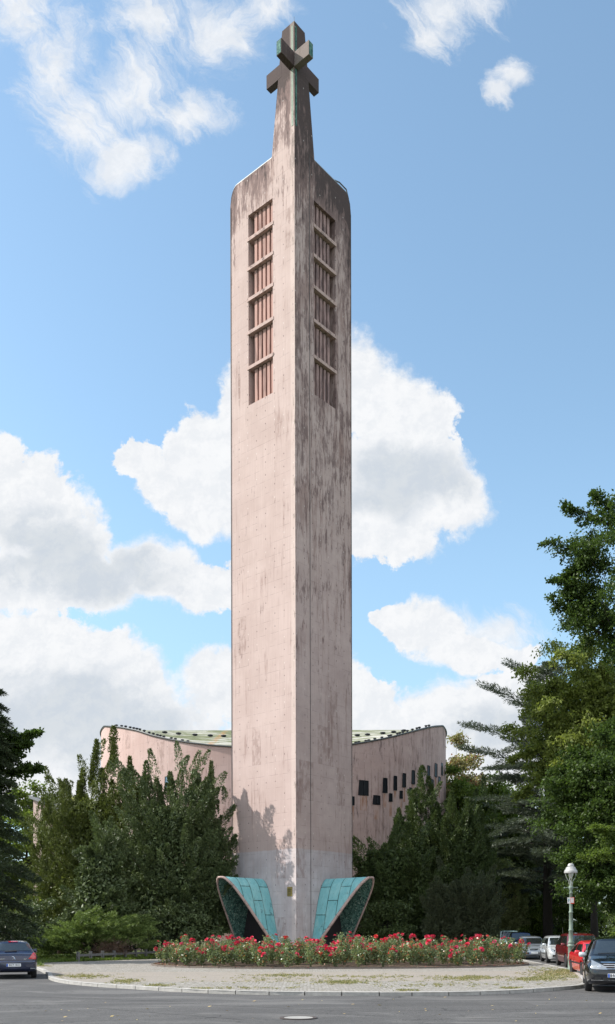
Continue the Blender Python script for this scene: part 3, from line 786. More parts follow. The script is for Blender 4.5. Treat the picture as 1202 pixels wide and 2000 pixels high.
M_moss = mat('mossy_roof_felt', rough=.9, spec=.2, fn=moss_fn)
RIDGE_Y, RIDGE_Z = 93.0, EYE+391/F*93.0
vs, fs = [], []; n_ = 8
for i in range(121):
    p = -PI/2+PI*i/120; r_ = cp(p, 0, rim_z(p))
    for k in range(n_+1):
        f = k/n_; g_ = f; zt = r_.z*(1-g_)+min(RIDGE_Z, 99)*g_ - (.0 if k else .05)
        vs.append((r_.x, r_.y*(1-f)+RIDGE_Y*f, zt))
for i in range(120):
    for k in range(n_): fs.append((i*(n_+1)+k, (i+1)*(n_+1)+k, (i+1)*(n_+1)+k+1, i*(n_+1)+k+1))
k0 = len(vs)
for i in range(121):
    p = -PI/2+PI*i/120; r_ = cp(PI-p, 0, rim_z(PI-p)); vs += [(r_.x, RIDGE_Y, RIDGE_Z), (r_.x, r_.y, rim_z(PI-p))]
for i in range(120): fs.append((k0+2*i, k0+2*i+2, k0+2*i+3, k0+2*i+1))
pydata('roof', vs, fs, M_moss, church, smooth=True)
mb = MB(); PP = [cp(-PI+2*PI*i/NP, .06, rim_z(-PI+2*PI*i/NP)+.05) for i in range(NP+1)]
mb.tube(PP, .075, 6); mb.build('roof_edge', mat('dark_edge', (.10,.105,.11), .5), church, smooth=True)
M_black = mat('black_plastic', (.018,.018,.02), .45)
vp = [(222,0),(232,0),(240,0),(249,0),(256,0),(262,0),(268,0),(277,0),(287,0),(295,0),(303,0),(309,0),(316,0),(331,0),(339,0),(353,0),(364,0),(700,0),(706,0),(720,0),(726,0),(738,0),(752,0),(766,0),(770,0),(783,0),(788,0),(794,0),(803,0),(813,0),(822,0),(827,0),(840,0),(846,0)]
for px, _ in vp:
    p, Y = ray_phi(px); c = cp(p, -.35, rim_z(p)+.22)
    mb = MB(); mb.lathe([(.09,-.3),(.09,-.06),(.15,-.04),(.15,.02),(.06,.06)], n=8, c=tuple(c)); mb.build('roof_vent', M_black, church)
for px in (323,350,382,412,438,699,719,749,770,790):
    Y = 84.5; x = (px-601)/F*Y; 
    p = math.asin(max(-1, min(1, (x-CX)/CRX))); yr = cp(p).y; f = (Y-yr)/(RIDGE_Y-yr)
    if f < 0: continue
    z = rim_z(p)*(1-f)+RIDGE_Z*f
    mb = MB(); mb.lathe([(.16,-.1),(.16,.06),(.26,.08),(.26,.17),(.10,.22)], n=8, c=(x, Y, z)); mb.build('roof_vent', M_black, church)
M_glass_d = mat('dark_window_glass', (.012,.014,.018), .3, spec=.08)
M_glass_b = mat('sky_lit_window_glass', (.25,.32,.38), .08, .6)
M_frame = mat('window_frame', (.025,.025,.028), .6, spec=.2)
wins = [(701.4,721.8,1524.7,1553.7),(748.4,757.7,1520,1549),(769.4,776.3,1516,1544),(786.8,793.6,1511,1538),(804.7,811,1505,1532),(820.5,826,1500,1527),(835.3,840.4,1496,1522),(849.6,854.6,1492,1518),(862.6,865.4,1491,1515),
        (686,693.3,1556,1573),(729,744,1554,1571.7),(760.4,767.3,1550,1566),(781,787,1545,1560),(800,806,1539,1554),(842.5,847.5,1523,1537),(856.8,861.2,1518,1532),(323.6,332,1516,1543),(410,420,1540,1565),(262,268,1550,1580)]
def rust_fn(t, b):
    oc = t.new('ShaderNodeTexCoord').outputs['Object']
    t.put(b.inputs['Base Color'], t.mix(t.ss(t.noise(t.v('MULTIPLY', oc, (4,4,.6)), 1.0, 5, .7), .4, .6), (.50,.36,.32), (.36,.19,.13)))
M_rust = mat('rust_run', rough=.9, spec=.2, fn=rust_fn)
for (x0, x1, y0, y1) in wins:
    x0, x1 = x0+(x1-x0)*.06, x1-(x1-x0)*.08
    p0, Y0 = ray_phi(x0); p1, Y1 = ray_phi(x1); Yc = (Y0+Y1)/2
    zt, zb = EYE+(1817-y0)/F*Yc, EYE+(1817-y1)/F*Yc
    N2 = 6; pb_ = p0 - (p1-p0)*.12
    def strip(z0, z1, q0, q1, off, name, m, par, q0b=None):
        vs = []
        for i in range(N2+1):
            qb = (q0b if q0b is not None else q0); f = i/N2
            vs += [cp(qb+(q1-qb)*f, off, z0), cp(q0+(q1-q0)*f, off, z1)]
        return pydata(name, vs, [(2*i, 2*i+2, 2*i+3, 2*i+1) for i in range(N2)], m, par)
    w_ = strip(zb, zt, p0, p1, .022, 'window', M_glass_b if x0 < 330 and x0 > 320 or x0 > 862 else M_glass_d, church, pb_)
    mb = MB(); fr = .07
    mb.tube([cp(pb_, .05, zb), cp(p0, .05, zt), cp((p0+p1)/2, .05, zt), cp(p1, .05, zt), cp(p1, .05, zb), cp((p0+p1)/2, .05, zb), cp(pb_, .05, zb)], .022, 4)
    if x1-x0 > 8: mb.tube([cp((p0+p1)/2, .05, zb), cp((p0+p1)/2, .05, zt)], .035, 4)
    mb.build('frame', M_frame, w_)
    if x0 > 600: strip(zb-1.3, zb-.06, p0+(p1-p0)*.1, p1-(p1-p0)*.15, .012, 'rust_run', M_rust, w_)

# low wing on the far left: pink wall with a grey mono-pitch roof
wing = empty('church_wing', tuple(at(66, 78)), label='low pink side building with a steep grey roof among the left trees', cat='building')
mb = MB()
wl, wd, hz = 6.5, 5.0, at(66, 78, 1559).z
P = [(0,0,0),(1.9,-1.2,0),(8,4.5,0),(2,6,0)]
mb.add([(0,0,0),(.9,-.5,0),(6.5,5,0),(1.0,6,0),(0,0,hz),(.9,-.5,hz-.5),(6.5,5,hz-4.5),(1.0,6,hz)], [(0,1,5,4),(1,2,6,5),(2,3,7,6),(3,0,4,7)])
mb.build('wall', mat('wing_wall', (.56,.42,.37), .9), wing)
mb = MB(); mb.add([(-.35,-.1,hz+.05),(.95,-.75,hz-.45),(6.9,5,hz-4.7),(1.0,6.5,hz+.05),(-.35,-.1,hz+.3),(.95,-.75,hz-.2),(6.9,5,hz-4.45),(1.0,6.5,hz+.3)], [(4,5,6,7),(3,2,1,0),(0,1,5,4),(1,2,6,5),(2,3,7,6),(3,0,4,7)])
mb.build('roof', mat('grey_slate', (.22,.23,.245), .6), wing)
# cream villa behind the right trees
villa = empty('villa', tuple(at(1035, 98)), label='cream house with red tiled roof half hidden behind the right trees', cat='house')
mb = MB(); mb.box((0,3,3.9), (9,7,7.8)); mb.build('wall', mat('cream_render', (.62,.52,.36), .9), villa)
mb = MB(); mb.add([(-5,-1,7.6),(5,-1,7.6),(5,7,7.6),(-5,7,7.6),(-3,3,10.6),(3,3,10.6)], [(0,1,5,4),(1,2,5),(2,3,4,5),(3,0,4)]); mb.build('roof', mat('red_tiles', (.38,.13,.09), .85), villa)
for x in (-2.8, 0, 2.8):
    for z in (2.0, 5.4):
        mb = MB(); mb.box((x,-.52,z), (1.1,.06,1.6)); w_ = mb.build('window', M_glass_d, villa)
        mb = MB()
        for dx, dz, sx, sz in ((-.58,0,.08,1.7),(.58,0,.08,1.7),(0,.84,1.24,.08),(0,-.84,1.24,.08),(0,0,.05,1.6)): mb.box((x+dx,-.56,z+dz), (sx,.07,sz))
        mb.build('frame', mat('white_frame', (.75,.74,.70), .6), w_)

# ================================================================== VEGETATION
M_bark = mat('bark', (.028,.023,.02), .95, fn=None)
M_bark_p = mat('reddish_bark', (.09,.055,.04), .95)
L_yew_o = leaf_mat('olive_yew_needles', (.028,.042,.012), (.19,.225,.06), .16, gloss=.3)
L_yew_b = leaf_mat('dark_yew_needles', (.016,.034,.013), (.18,.23,.095), .14, gloss=.4)
L_yew_r = leaf_mat('deep_green_needles', (.016,.030,.010), (.13,.175,.06), .18, gloss=.3)
L_pine = leaf_mat('dull_grey_needles', (.035,.048,.028), (.11,.125,.07), .25, gloss=.25)
L_jun = leaf_mat('juniper_sprays', (.045,.08,.022), (.27,.35,.11), .22, gloss=.3)
L_spruce = leaf_mat('spruce_needles', (.020,.032,.016), (.075,.10,.045), .2, gloss=.3)
L_cedar = leaf_mat('blue_green_needles', (.032,.045,.034), (.145,.175,.125), .2, gloss=.3)
L_beech = leaf_mat('beech_leaves', (.024,.045,.012), (.085,.135,.032), .4, gloss=.22)
L_lime = leaf_mat('yellow_green_leaves', (.065,.085,.02), (.30,.35,.085), .42, gloss=.25)
L_dec = leaf_mat('green_leaves', (.035,.062,.015), (.17,.235,.05), .5, gloss=.25)
L_pale = leaf_mat('pale_leaves', (.14,.17,.07), (.38,.40,.20), .4, gloss=.4)
L_autumn = leaf_mat('pale_tinted_leaves', (.14,.15,.06), (.36,.31,.16), .4, tip=(.28,.12,.08), tipamt=.1)
L_dead = leaf_mat('dead_twigs', (.08,.05,.035), (.17,.11,.075), .05)

def unit(v): return v/np.maximum(np.linalg.norm(v, axis=-1, keepdims=True), 1e-6)
def plume_leaves(B, T, R, per, L, Wd, flat=1.0, up=.0, lean=1.0, droop=0.0, tipbias=.6, side=.8):
    """B,T: (m,3) base and tip of each spray, R: radii"""
    m_ = len(B); n = m_*per; idx = np.repeat(np.arange(m_), per)
    s_ = rng.random(n)**tipbias
    A = unit(T-B); L0 = np.linalg.norm(T-B, axis=1)
    rad = rng.normal(size=(n,3)); rad -= A[idx]*(rad*A[idx]).sum(1, keepdims=True); rad = unit(rad)
    rr = R[idx]*(np.clip(1-s_, 0, 1)**.75+.06)*np.sqrt(rng.random(n))**.7
    off = rad*rr[:,None]; off[:,2] *= flat
    P = B[idx] + (T-B)[idx]*s_[:,None] + off
    P[:,2] -= droop*(s_**2)*L0[idx]
    D = A[idx]*lean + rad*side + rng.normal(size=(n,3))*.25; D[:,2] += up
    return leaves(P, D, L*rng.uniform(.6,1.25,n), Wd*rng.uniform(.7,1.2,n))
def limbs(mb, base, tips, r0, trunk_top, frac=.5, r1=.35):
    """trunk and limbs leading into the crown"""
    base = Vector(base); tt = Vector(trunk_top)
    n = 6; pts = [base.lerp(tt, k/n) + Vector((random.uniform(-1,1), random.uniform(-1,1), 0))*r0*.5*(k > 0) for k in range(n+1)]
    mb.tube(pts, [r0*1.35] + [r0*(1-.8*k/n) for k in range(1, n+1)], 9)
    for tp_ in tips:
        f = random.uniform(frac*.5, .95); a = base.lerp(tt, f); b_ = Vector(tp_)
        mid = a.lerp(b_, .5) + Vector((random.uniform(-.3,.3), random.uniform(-.3,.3), .25))
        w = r0*r1*(1-.5*f); mb.tube([a, mid, b_], [w, w*.6, w*.15], 6, cap=False)
def tree_obj(name, loc, label, cat, lv, lm, mb, bm, group=None):
    r = empty(name, loc, label=label, cat=cat, group=group)
    quads('crown', lv, lm, r)
    if mb is not None: mb.build('trunk', bm, r, smooth=True)
    return r

def yew(name, X, Y, rx, ry, H, label, lm, n=150, per=380, lean=.7, base=.3, plume=(1.6,3.4), pr=.36, spires=(), cat='yew', L=.19, Wd=.062, group=None, low=0.0, sag=.5):
    """upright conifer made of many leaning sprays"""
    B, T, R = [], [], []
    for k in range(n):
        az = random.uniform(0, 2*PI); q = random.random()
        el = math.asin(min(1, q**.8)) if q < .97 else PI/2*.95
        rr = (.90+random.gauss(0, .11))*(1+.12*math.sin(3*az+X)+.08*math.sin(5*az+2*Y))
        h = base + (H-base)*(.18+.82*math.sin(el))*rr
        cr = math.cos(el)**sag
        x, y = rx*cr*math.cos(az)*rr, ry*cr*math.sin(az)*rr
        h = max(low+.5, h*(1-.0)); t_ = Vector((x, y, h))
        low_ = max(0, .55-t_.z/H); sw = random.gauss(0,.28); d = Vector((x*lean/rx*(1+low_)+sw, y*lean/ry*(1+low_)+random.gauss(0,.25), 1.25-1.1*low_)).normalized(); ln = random.uniform(*plume)
        b_ = t_ - d*ln; b_.z = max(low, b_.z)
        B.append(b_); T.append(t_); R.append(pr*random.uniform(.75,1.25)*ln/2)
    for (dx, dy, hz, w, ln) in spires:
        for q in range(13):
            g = (q/12)**.8 if q else 0; sp = w*(.15+2.0*g); a = random.uniform(0, 2*PI)
            t_ = Vector((dx+sp*math.cos(a), dy+sp*math.sin(a), hz-g*ln*1.05-random.uniform(0,.3)*(q > 0)))
            l2 = random.uniform(.9, 1.6); B.append(t_-Vector((math.cos(a)*l2*.33*g, math.sin(a)*l2*.33*g, l2))); T.append(t_); R.append(w*random.uniform(.5,.8))
        B.append(Vector((dx, dy, hz-ln))); T.append(Vector((dx, dy, hz-.4))); R.append(w*.8)
    # inner mass so the crown is dense
    lv = plume_leaves(np.array(B), np.array(T), np.array(R), per, L, Wd, up=.15, side=.9)
    ni = int(n*per*.24); a = rng.random(ni)*2*PI; zz_ = rng.random(ni); rr = np.sqrt(rng.random(ni))*.72*np.cos(zz_*PI/2*.9)**sag
    P = np.c_[rx*rr*np.cos(a), ry*rr*np.sin(a), low+.2+(H*.82-low)*zz_]
    lv = np.concatenate([lv, leaves(P, rng.normal(size=(ni,3)), L*1.7, Wd*2.2)])
    mb = MB(); limbs(mb, (0,0,-.1), [tuple(b_) for b_ in B[::6]], .22, (0,0,H*.6))
    return tree_obj(name, (X, Y, 0), label, cat, lv, lm, mb, M_bark_p, group)

def broadleaf(name, X, Y, rx, ry, z0, z1, label, lm, ncl=70, per=380, L=.22, Wd=.13, cr=1.0, hang=0.0, trunk=.3, cat='tree', twigs=(), tx=0, ty=0, group=None, shell=.55, z_ground=0):
    cz, rz = (z0+z1)/2, (z1-z0)/2; C_ = []
    for k in range(ncl):
        v = np.random.default_rng(rng.integers(1<<30)).normal(size=3); v /= np.linalg.norm(v)
        q = random.uniform(shell, 1.0)*(1+random.gauss(0,.05)); C_.append((v[0]*rx*q, v[1]*ry*q, cz+v[2]*rz*q))
    C_ = np.array(C_); idx = np.repeat(np.arange(ncl), per); n = len(idx)
    sc = rng.uniform(.6, 1.3, ncl)*cr
    # every cluster is itself a set of short twigs
    nt = 12; tw = rng.normal(size=(ncl, nt, 3)); tw = unit(tw); tw[:,:,2] *= .55
    ti = rng.integers(0, nt, n); s_ = rng.random(n)**.7
    P = C_[idx] + tw[idx, ti]*(sc[idx]*s_)[:,None] + rng.normal(size=(n,3))*(.13*cr)
    P[:,2] -= hang*s_
    D = tw[idx, ti]*.6 + rng.normal(size=(n,3))*.7; D[:,2] -= .25+hang
    lv = leaves(P, D, L*rng.uniform(.6,1.2,n), Wd*rng.uniform(.7,1.2,n), bend=.1)
    mb = MB(); limbs(mb, (tx,ty,-.1), [tuple(c) for c in C_[::4]], trunk, (0,0,cz+rz*.3))
    for (p0, p1, w) in twigs:   # outlying boughs
        p0, p1 = np.array(p0, float), np.array(p1, float); m_ = 30
        ss_ = np.linspace(.1, 1, m_); ax = p0+(p1-p0)*ss_[:,None]; ln = np.linalg.norm(p1-p0)
        sub = rng.normal(size=(m_,3)); sub = unit(sub + unit((p1-p0)[None])*.9); sub[:,2] *= .5
        B = ax; T = ax + sub*(w*(1.15-ss_)*1.0+.25)[:,None]
        idx2 = np.repeat(np.arange(m_), 46); q = rng.random(len(idx2))
        P = B[idx2] + (T-B)[idx2]*q[:,None] + rng.normal(size=(len(idx2),3))*.07
        D = (T-B)[idx2] + rng.normal(size=(len(idx2),3))*.5
        lv = np.concatenate([lv, leaves(P, D, L*rng.uniform(.5,1.1,len(idx2)), Wd*rng.uniform(.7,1.1,len(idx2)))])
        mb.tube([tuple(p0), tuple(p0+(p1-p0)*.5+(0,0,.1)), tuple(p1)], [.07, .045, .012], 5)
    return tree_obj(name, (X, Y, z_ground), label, cat, lv, lm, mb, M_bark, group)

def tiered(name, X, Y, H, R0, label, lm, nb=90, per=420, top=.2, droop=.25, L=.20, Wd=.05, cat='tree', flat=.25, sub=7, trunk=.35, z0=.8, power=1.0, rv=(.72,1.1), lv_=.05, extra=(), lift=.25, group=None):
    """spruce and cedar: whorls of spreading boughs with flat sprays"""
    B, T, R = [], [], []; mb = MB(); mb.tube([(0,0,-.1),(0,0,H*.5),(0,0,H)], [trunk, trunk*.6, .03], 9)
    bl = []
    for k in range(nb):
        f = (k+random.random())/nb; z = z0+(H-z0)*f; az = k*2.399+random.uniform(-.4,.4); r = (R0*(1-f)**power+top)*random.uniform(*rv); lf = lift+random.gauss(0, lv_)
        bl.append((Vector((0,0,z)), Vector((r*math.cos(az), r*math.sin(az), z+r*(lf-droop)))))
    for (p0, p1) in extra: bl.append((Vector(p0), Vector(p1)))
    for a, b_ in bl:
        ln = (b_-a).length; mb.tube([a, a.lerp(b_, .5)+Vector((0,0,.08*ln)), b_], [.05, .03, .01], 5, cap=False)
        d = (b_-a).normalized(); sd_ = d.cross(Vector((0,0,1))).normalized()
        m_ = max(3, int(sub*ln/2.5)+2)
        for j in range(m_):
            q = .25+.75*(j+1)/m_; c = a.lerp(b_, q)+Vector((0,0,.08*ln*(1-abs(2*q-1))))
            s_ = (1 if j % 2 else -1); w = (.95-.55*q)*min(1.6, .45*ln+.3)
            t_ = c + (d*.8+sd_*s_*.8*(1 if j < m_-1 else 0)).normalized()*w*random.uniform(.8,1.2) + Vector((0,0,random.uniform(-.12,.1)*w))
            B.append(c-d*.3); T.append(t_); R.append(.28*w+.08)
    per2 = max(20, int(per*nb/len(B)))
    lv = plume_leaves(np.array(B), np.array(T), np.array(R), per2, L, Wd, flat=flat, up=.05, side=.7, tipbias=.8)
    return tree_obj(name, (X, Y, 0), label, cat, lv, lm, mb, M_bark, group)

# ---- left side
tiered('spruce', -17.9, 49.3, 17.6, 3.1, 'tall dark spruce cut by the left edge of the photo', L_spruce, nb=120, per=620, droop=.45, lift=.1, L=.22, Wd=.06, cat='spruce', flat=.6, power=.75, sub=8, z0=.6)
broadleaf('broadleaf_tree', -19.3, 51.0, 3.0, 1.8, 9.4, 13.8, 'green leafy tree growing through the tall spruce on the left', L_beech, ncl=60, per=330, L=.24, Wd=.15, cr=.9, cat='tree',
    twigs=(((1.8,0,10.6),(4.4,-.6,10.9),.8),((1.5,0,12.4),(4.0,-.4,12.9),.8),((2,0,11.8),(3.6,-.4,12.4),.7)))
broadleaf('broadleaf_tree', -26.2, 84, 3.8, 4, 2.0, 15.4, 'light green sunlit tree behind the grey-roofed side building', L_dec, ncl=90, per=300, L=.30, Wd=.2, cr=1.2)
broadleaf('broadleaf_tree', -22.8, 92, 2.6, 3, 3.0, 16.6, 'pale green treetop showing above the grey side roof', L_pale, ncl=50, per=260, L=.30, Wd=.2, cr=1.1)
yew('yew_tree', -18.0, 65.5, 2.5, 2.4, 10.9, 'olive green upright yew nearest the side building', L_yew_o, n=120, per=350, spires=((.4,0,12.4,.42,3.0),(-1.3,.3,10.6,.4,2.6),(1.5,0,12.6,.4,2.8)), low=1.6)
yew('yew_tree', -15.0, 63.5, 4.3, 3.6, 13.0, 'tall olive yew with two slender spires against the church wall', L_yew_o, n=190, per=390, spires=((.15,0,15.2,.42,4.2),(1.45,-.2,16.1,.5,4.6),(2.5,0,14.0,.42,3.4),(-.9,0,13.2,.42,3.4),(-2.0,0,12.4,.42,3),(3.4,0,12.6,.4,3)), low=1.4)
yew('yew_tree', -9.4, 60.6, 4.3, 3.0, 11.9, 'dark blue-green yew spreading just left of the tower', L_yew_b, n=220, per=390, lean=1.0, spires=((-1.5,.5,13.2,.48,3.4),(.2,0,12.4,.5,3.2),(1.7,.3,12.6,.5,3.2),(-.7,0,12.0,.45,3),(2.6,0,12.0,.5,2.6)), plume=(1.5,3.0), low=1.2, L=.18, Wd=.065)
yew('yew_tree', -6.6, 61.3, 2.1, 1.2, 10.4, 'dark yew leaning against the left face of the tower', L_yew_b, n=110, per=350, lean=.8, spires=((.0,.3,13.3,.36,3.8),(-.9,.2,12.4,.42,3.0)), plume=(1.2,2.2), low=1.4, L=.18, Wd=.065)
yew('yew_shrub', -13.1, 56.8, 2.3, 1.8, 8.3, 'silvery green yew bough sweeping out in front of the taller yews', L_yew_b, n=90, per=350, lean=2.2, plume=(1.5,2.8), low=2.6, L=.18, Wd=.065)
# dense dark understorey shrub behind the fence
broadleaf('shrub', -8.6, 59.0, 2.6, 1.2, .1, 3.6, 'dark shrub filling the shade beneath the yews beside the tower', L_yew_b, ncl=60, per=260, L=.17, Wd=.1, cr=.7, trunk=.08, cat='shrub')
broadleaf('shrub', -16.6, 57.6, 4.0, 1.6, .1, 3.6, 'dark bush in the shade behind the spreading juniper', L_yew_b, ncl=60, per=240, L=.18, Wd=.1, cr=.7, trunk=.08, cat='shrub')
broadleaf('shrub', -19.8, 55.5, 2.4, 1.5, .1, 3.0, 'low dark bush under the tall spruce behind the dark blue car', L_yew_b, ncl=45, per=240, L=.18, Wd=.1, cr=.7, trunk=.08, cat='shrub')
broadleaf('young_tree', -19.2, 60, .9, .8, 1.2, 5.0, 'small bright yellow-green sapling between spruce and side building', L_lime, ncl=18, per=120, L=.22, Wd=.15, cr=.5, trunk=.05, cat='sapling')
broadleaf('shrub', -12.4, 64.5, 3.6, 1.4, -.2, 3.2, 'low dark bush between the juniper and the church wall', L_yew_b, ncl=60, per=240, L=.2, Wd=.12, cr=.8, trunk=.08, cat='shrub')
broadleaf('shrub', -17.6, 66.5, 3.2, 1.4, -.2, 3.2, 'low dark bush at the foot of the olive yews', L_yew_b, ncl=50, per=240, L=.2, Wd=.12, cr=.8, trunk=.08, cat='shrub')
# spreading juniper with layered boughs
B, T, R = [], [], []
for k in range(520):
    az = random.uniform(0, 2*PI); q = math.sqrt(random.random()); x, y = 4.6*q*math.cos(az), 1.75*q*math.sin(az)
    top = 2.95*math.sqrt(max(0, 1-((x-.75)/5.5)**2))*(1-.25*(y/1.75)**2) + random.uniform(-.25,.25) - .45*(x < -1.2)
    z = (round(random.uniform(.2, 1)**.6*6)/6+random.uniform(-.02,.02))*top
    d = Vector((x*.35+random.uniform(-.3,.3), y*.4-.25, .22)).normalized(); t_ = Vector((x, y, max(.15, z)))
    ln = random.uniform(.7, 1.4); B.append(t_-d*ln); T.append(t_); R.append(random.uniform(.2,.36))
B, T, R = map(np.array, (B, T, R)); B[:,2] = np.maximum(B[:,2], .02)
lv = plume_leaves(B, T, R, 120, .17, .045, flat=.22, up=.10, side=.8)
mb = MB(); limbs(mb, (0,0,0), [tuple(b_) for b_ in B[::12]], .12, (.2,0,1.2))
jun = tree_obj('juniper_shrub', (-13.2, 54.7, 0), 'low spreading bright green juniper with layered boughs behind the wooden rail', 'juniper', lv, L_jun, mb, M_bark)
jun.rotation_euler = (0, 0, math.radians(33))
n = 1500; P = np.c_[rng.normal(size=n)*.55+.75, rng.normal(size=n)*.2-1.35, np.abs(rng.normal(size=n))*.35+.35]
quads('dead_patch', leaves(P, rng.normal(size=(n,3))+(0,0,.4), .3, .022), L_dead, jun)['label'] = 'brown dead twigs low on the juniper'
n = 5000; a = rng.random(n)
tag(quads('ground_cover', leaves(np.c_[-13.6+6.0*a+rng.normal(size=n)*.2, 49.9+8.8*a*.85+rng.normal(size=n)*.25, np.zeros(n)], np.c_[rng.normal(size=(n,2))*.6, np.ones(n)], rng.uniform(.08,.22,n), .06), L_dec), 'low leafy weeds along the foot of the wooden rail', 'ground cover', kind='stuff')

# ---- right side
yew('yew_tree', 5.3, 66.5, 2.9, 2.3, 8.9, 'rounded dark green yew immediately right of the tower', L_yew_r, n=130, per=370, lean=1.3, plume=(1.2,2.4), pr=.5, low=.8, L=.18, Wd=.065)
yew('yew_tree', 8.7, 68.5, 2.7, 2.4, 11.2, 'tall dark green yew with a pointed top before the church windows', L_yew_r, n=140, per=370, lean=.7, spires=((0,0,14.2,.62,4.6),(-.7,0,12.4,.5,3.4),(.6,.2,13.4,.5,3.6),(-1.7,0,11.0,.45,3),(1.3,0,11.4,.45,3)), low=1.2)
yew('yew_tree', 11.6, 67.0, 2.9, 2.4, 11.0, 'dark green yew at the right corner of the church', L_yew_r, n=150, per=380, lean=.8, spires=((-.8,0,12.0,.45,3),(.4,0,11.5,.45,3),(1.4,0,10.6,.45,3)), low=1.0)
yew('yew_tree', 7.0, 64.5, 2.8, 1.9, 8.8, 'mid green yew of soft sprays in front of the pointed one', L_yew_r, n=110, per=350, lean=1.3, plume=(1.2,2.3), pr=.5, low=.9)
yew('pine_shrub', 9.4, 60.6, 1.9, 1.6, 5.4, 'dull grey-green bushy pine standing behind the rose bed', L_pine, n=100, per=330, lean=1.0, plume=(1.0,1.9), pr=.5, L=.20, Wd=.035, low=.3, cat='pine')
yew('pine_shrub', 11.5, 60.2, 1.8, 1.6, 5.5, 'rounded grey-green pine shrub nearest the parked cars', L_pine, n=100, per=330, lean=1.0, plume=(1.0,1.9), pr=.5, L=.20, Wd=.035, low=.3, cat='pine', sag=.35)
broadleaf('shrub', 5.6, 62.3, 2.0, 1.2, .1, 3.9, 'dark leafy shrub beside the right entrance hood', L_yew_r, ncl=45, per=260, L=.17, Wd=.11, cr=.7, trunk=.07, cat='shrub')
broadleaf('broadleaf_tree', 17.0, 101, 3.8, 3.5, 9, 23.4, 'pale tree with reddish tinted leaves just right of the church roof', L_autumn, ncl=80, per=260, L=.34, Wd=.22, cr=1.3)
broadleaf('broadleaf_tree', 16.6, 88, 4.2, 4, 4.5, 18.6, 'bright green broadleaf tree behind the dark yews', L_dec, ncl=110, per=300, L=.30, Wd=.2, cr=1.25)
broadleaf('broadleaf_tree', 23.5, 97, 5.5, 4, 3.0, 17.5, 'mid green broadleaf tree filling the gap behind the cedar trunk', L_dec, ncl=110, per=280, L=.34, Wd=.22, cr=1.4)
tiered('cedar', 20.6, 77, 24.6, 7.6, 'blue-green cedar with feathery flat boughs right of the church', L_cedar, nb=170, per=900, droop=.05, lift=.22, L=.28, Wd=.06, flat=.2, power=.7, sub=14, rv=(.45,1.15), lv_=.22, cat='cedar', z0=4.5, trunk=.45,
    extra=(((-1,0,17.2),(-7.2,-1.2,19.0)),((-1,0,20.0),(-5.6,-1,22.4)),((-1,0,15.0),(-7.6,-2,16.9)),((0,0,22),(-3.4,-.5,24.4)),((-1,0,12),(-6.8,-2.5,12.6)),((-1,-1,9),(-5.8,-4,8.6)),((-1,-1,10.4),(-4,-5,10.4))))
broadleaf('broadleaf_tree', 19.2, 60, 5.4, 4, 8.6, 22.4, 'yellow-green drooping-leaved tree in front of the cedar', L_lime, ncl=230, per=380, L=.25, Wd=.13, cr=1.1, hang=.45, trunk=.25, shell=.25,
    twigs=(((-3,0,14),(-5.6,0,13.0),1.0),((-3.4,0,12),(-5.2,0,10.6),1.0)))
broadleaf('beech_tree', 17.4, 47, 3.9, 3.4, 14.8, 24.4, 'tall dark beech rising along the right edge of the photo', L_beech, ncl=120, per=360, L=.17, Wd=.11, cr=1.0, trunk=.22, cat='beech', tx=3.5,
    twigs=(((-1.5,0,20.8),(-4.9,0,22.0),1.2),((-2,0,19.6),(-4.4,0,20.0),1.0),((-1.4,0,22.8),(-3.8,0,24.0),1.0),((-2,0,17.2),(-4.6,0,19.1),1.1),((-1,0,23),(-2.4,0,24.6),.9),((-2.4,0,21.0),(-3.9,.2,20.1),.8)))
broadleaf('broadleaf_tree', 19.8, 53, 5.6, 3.6, 2.3, 14.6, 'dense dark green tree hanging over the parked cars', L_beech, ncl=210, per=360, L=.22, Wd=.14, cr=1.15, trunk=.3, tx=4)
broadleaf('broadleaf_tree', 17.9, 45.5, 2.6, 2, 4.3, 7.4, 'sunlit leafy boughs above the street lamp', L_dec, ncl=34, per=300, L=.15, Wd=.10, cr=.8, trunk=.14, tx=2.5,
    twigs=(((-1.5,0,5.6),(-3.9,0,5.4),.8),((-1.5,0,6.6),(-3.4,0,6.9),.8)))
yew('weeping_shrub', 18.4, 80, 2.2, 1.8, 4.9, 'pale silvery shrub with arching sprays behind the parked cars', L_pale, n=70, per=190, lean=1.9, plume=(1.2,2.2), pr=.45, cat='shrub', L=.2, Wd=.09, low=.2)
broadleaf('shrub', 22.4, 79, 3.6, 2, .1, 4.6, 'dark green shrub behind the silver cars', L_dec, ncl=60, per=260, L=.2, Wd=.14, cr=.8, trunk=.1, cat='shrub')
broadleaf('shrub', 17.6, 82, 2.6, 2, 3.6, 9.0, 'pale flowering bush below the bright green tree', L_pale, ncl=40, per=220, L=.22, Wd=.14, cr=.8, trunk=.1, cat='shrub')
broadleaf('shrub', 16.2, 41.6, 2.2, 1.8, .1, 3.2, 'light green bush above the roof of the black car', L_dec, ncl=44, per=300, L=.15, Wd=.1, cr=.6, trunk=.08, cat='shrub')
broadleaf('broadleaf_tree', 28.5, 70, 6.0, 4.5, 1.2, 14, 'dark tree in the shade behind the street lamp', L_yew_r, ncl=110, per=330, L=.28, Wd=.18, cr=1.3, trunk=.4)
broadleaf('broadleaf_tree', 22.5, 90, 6.0, 4, .6, 14.0, 'dark green tree closing the end of the street', L_yew_r, ncl=120, per=320, L=.32, Wd=.2, cr=1.4, trunk=.4)
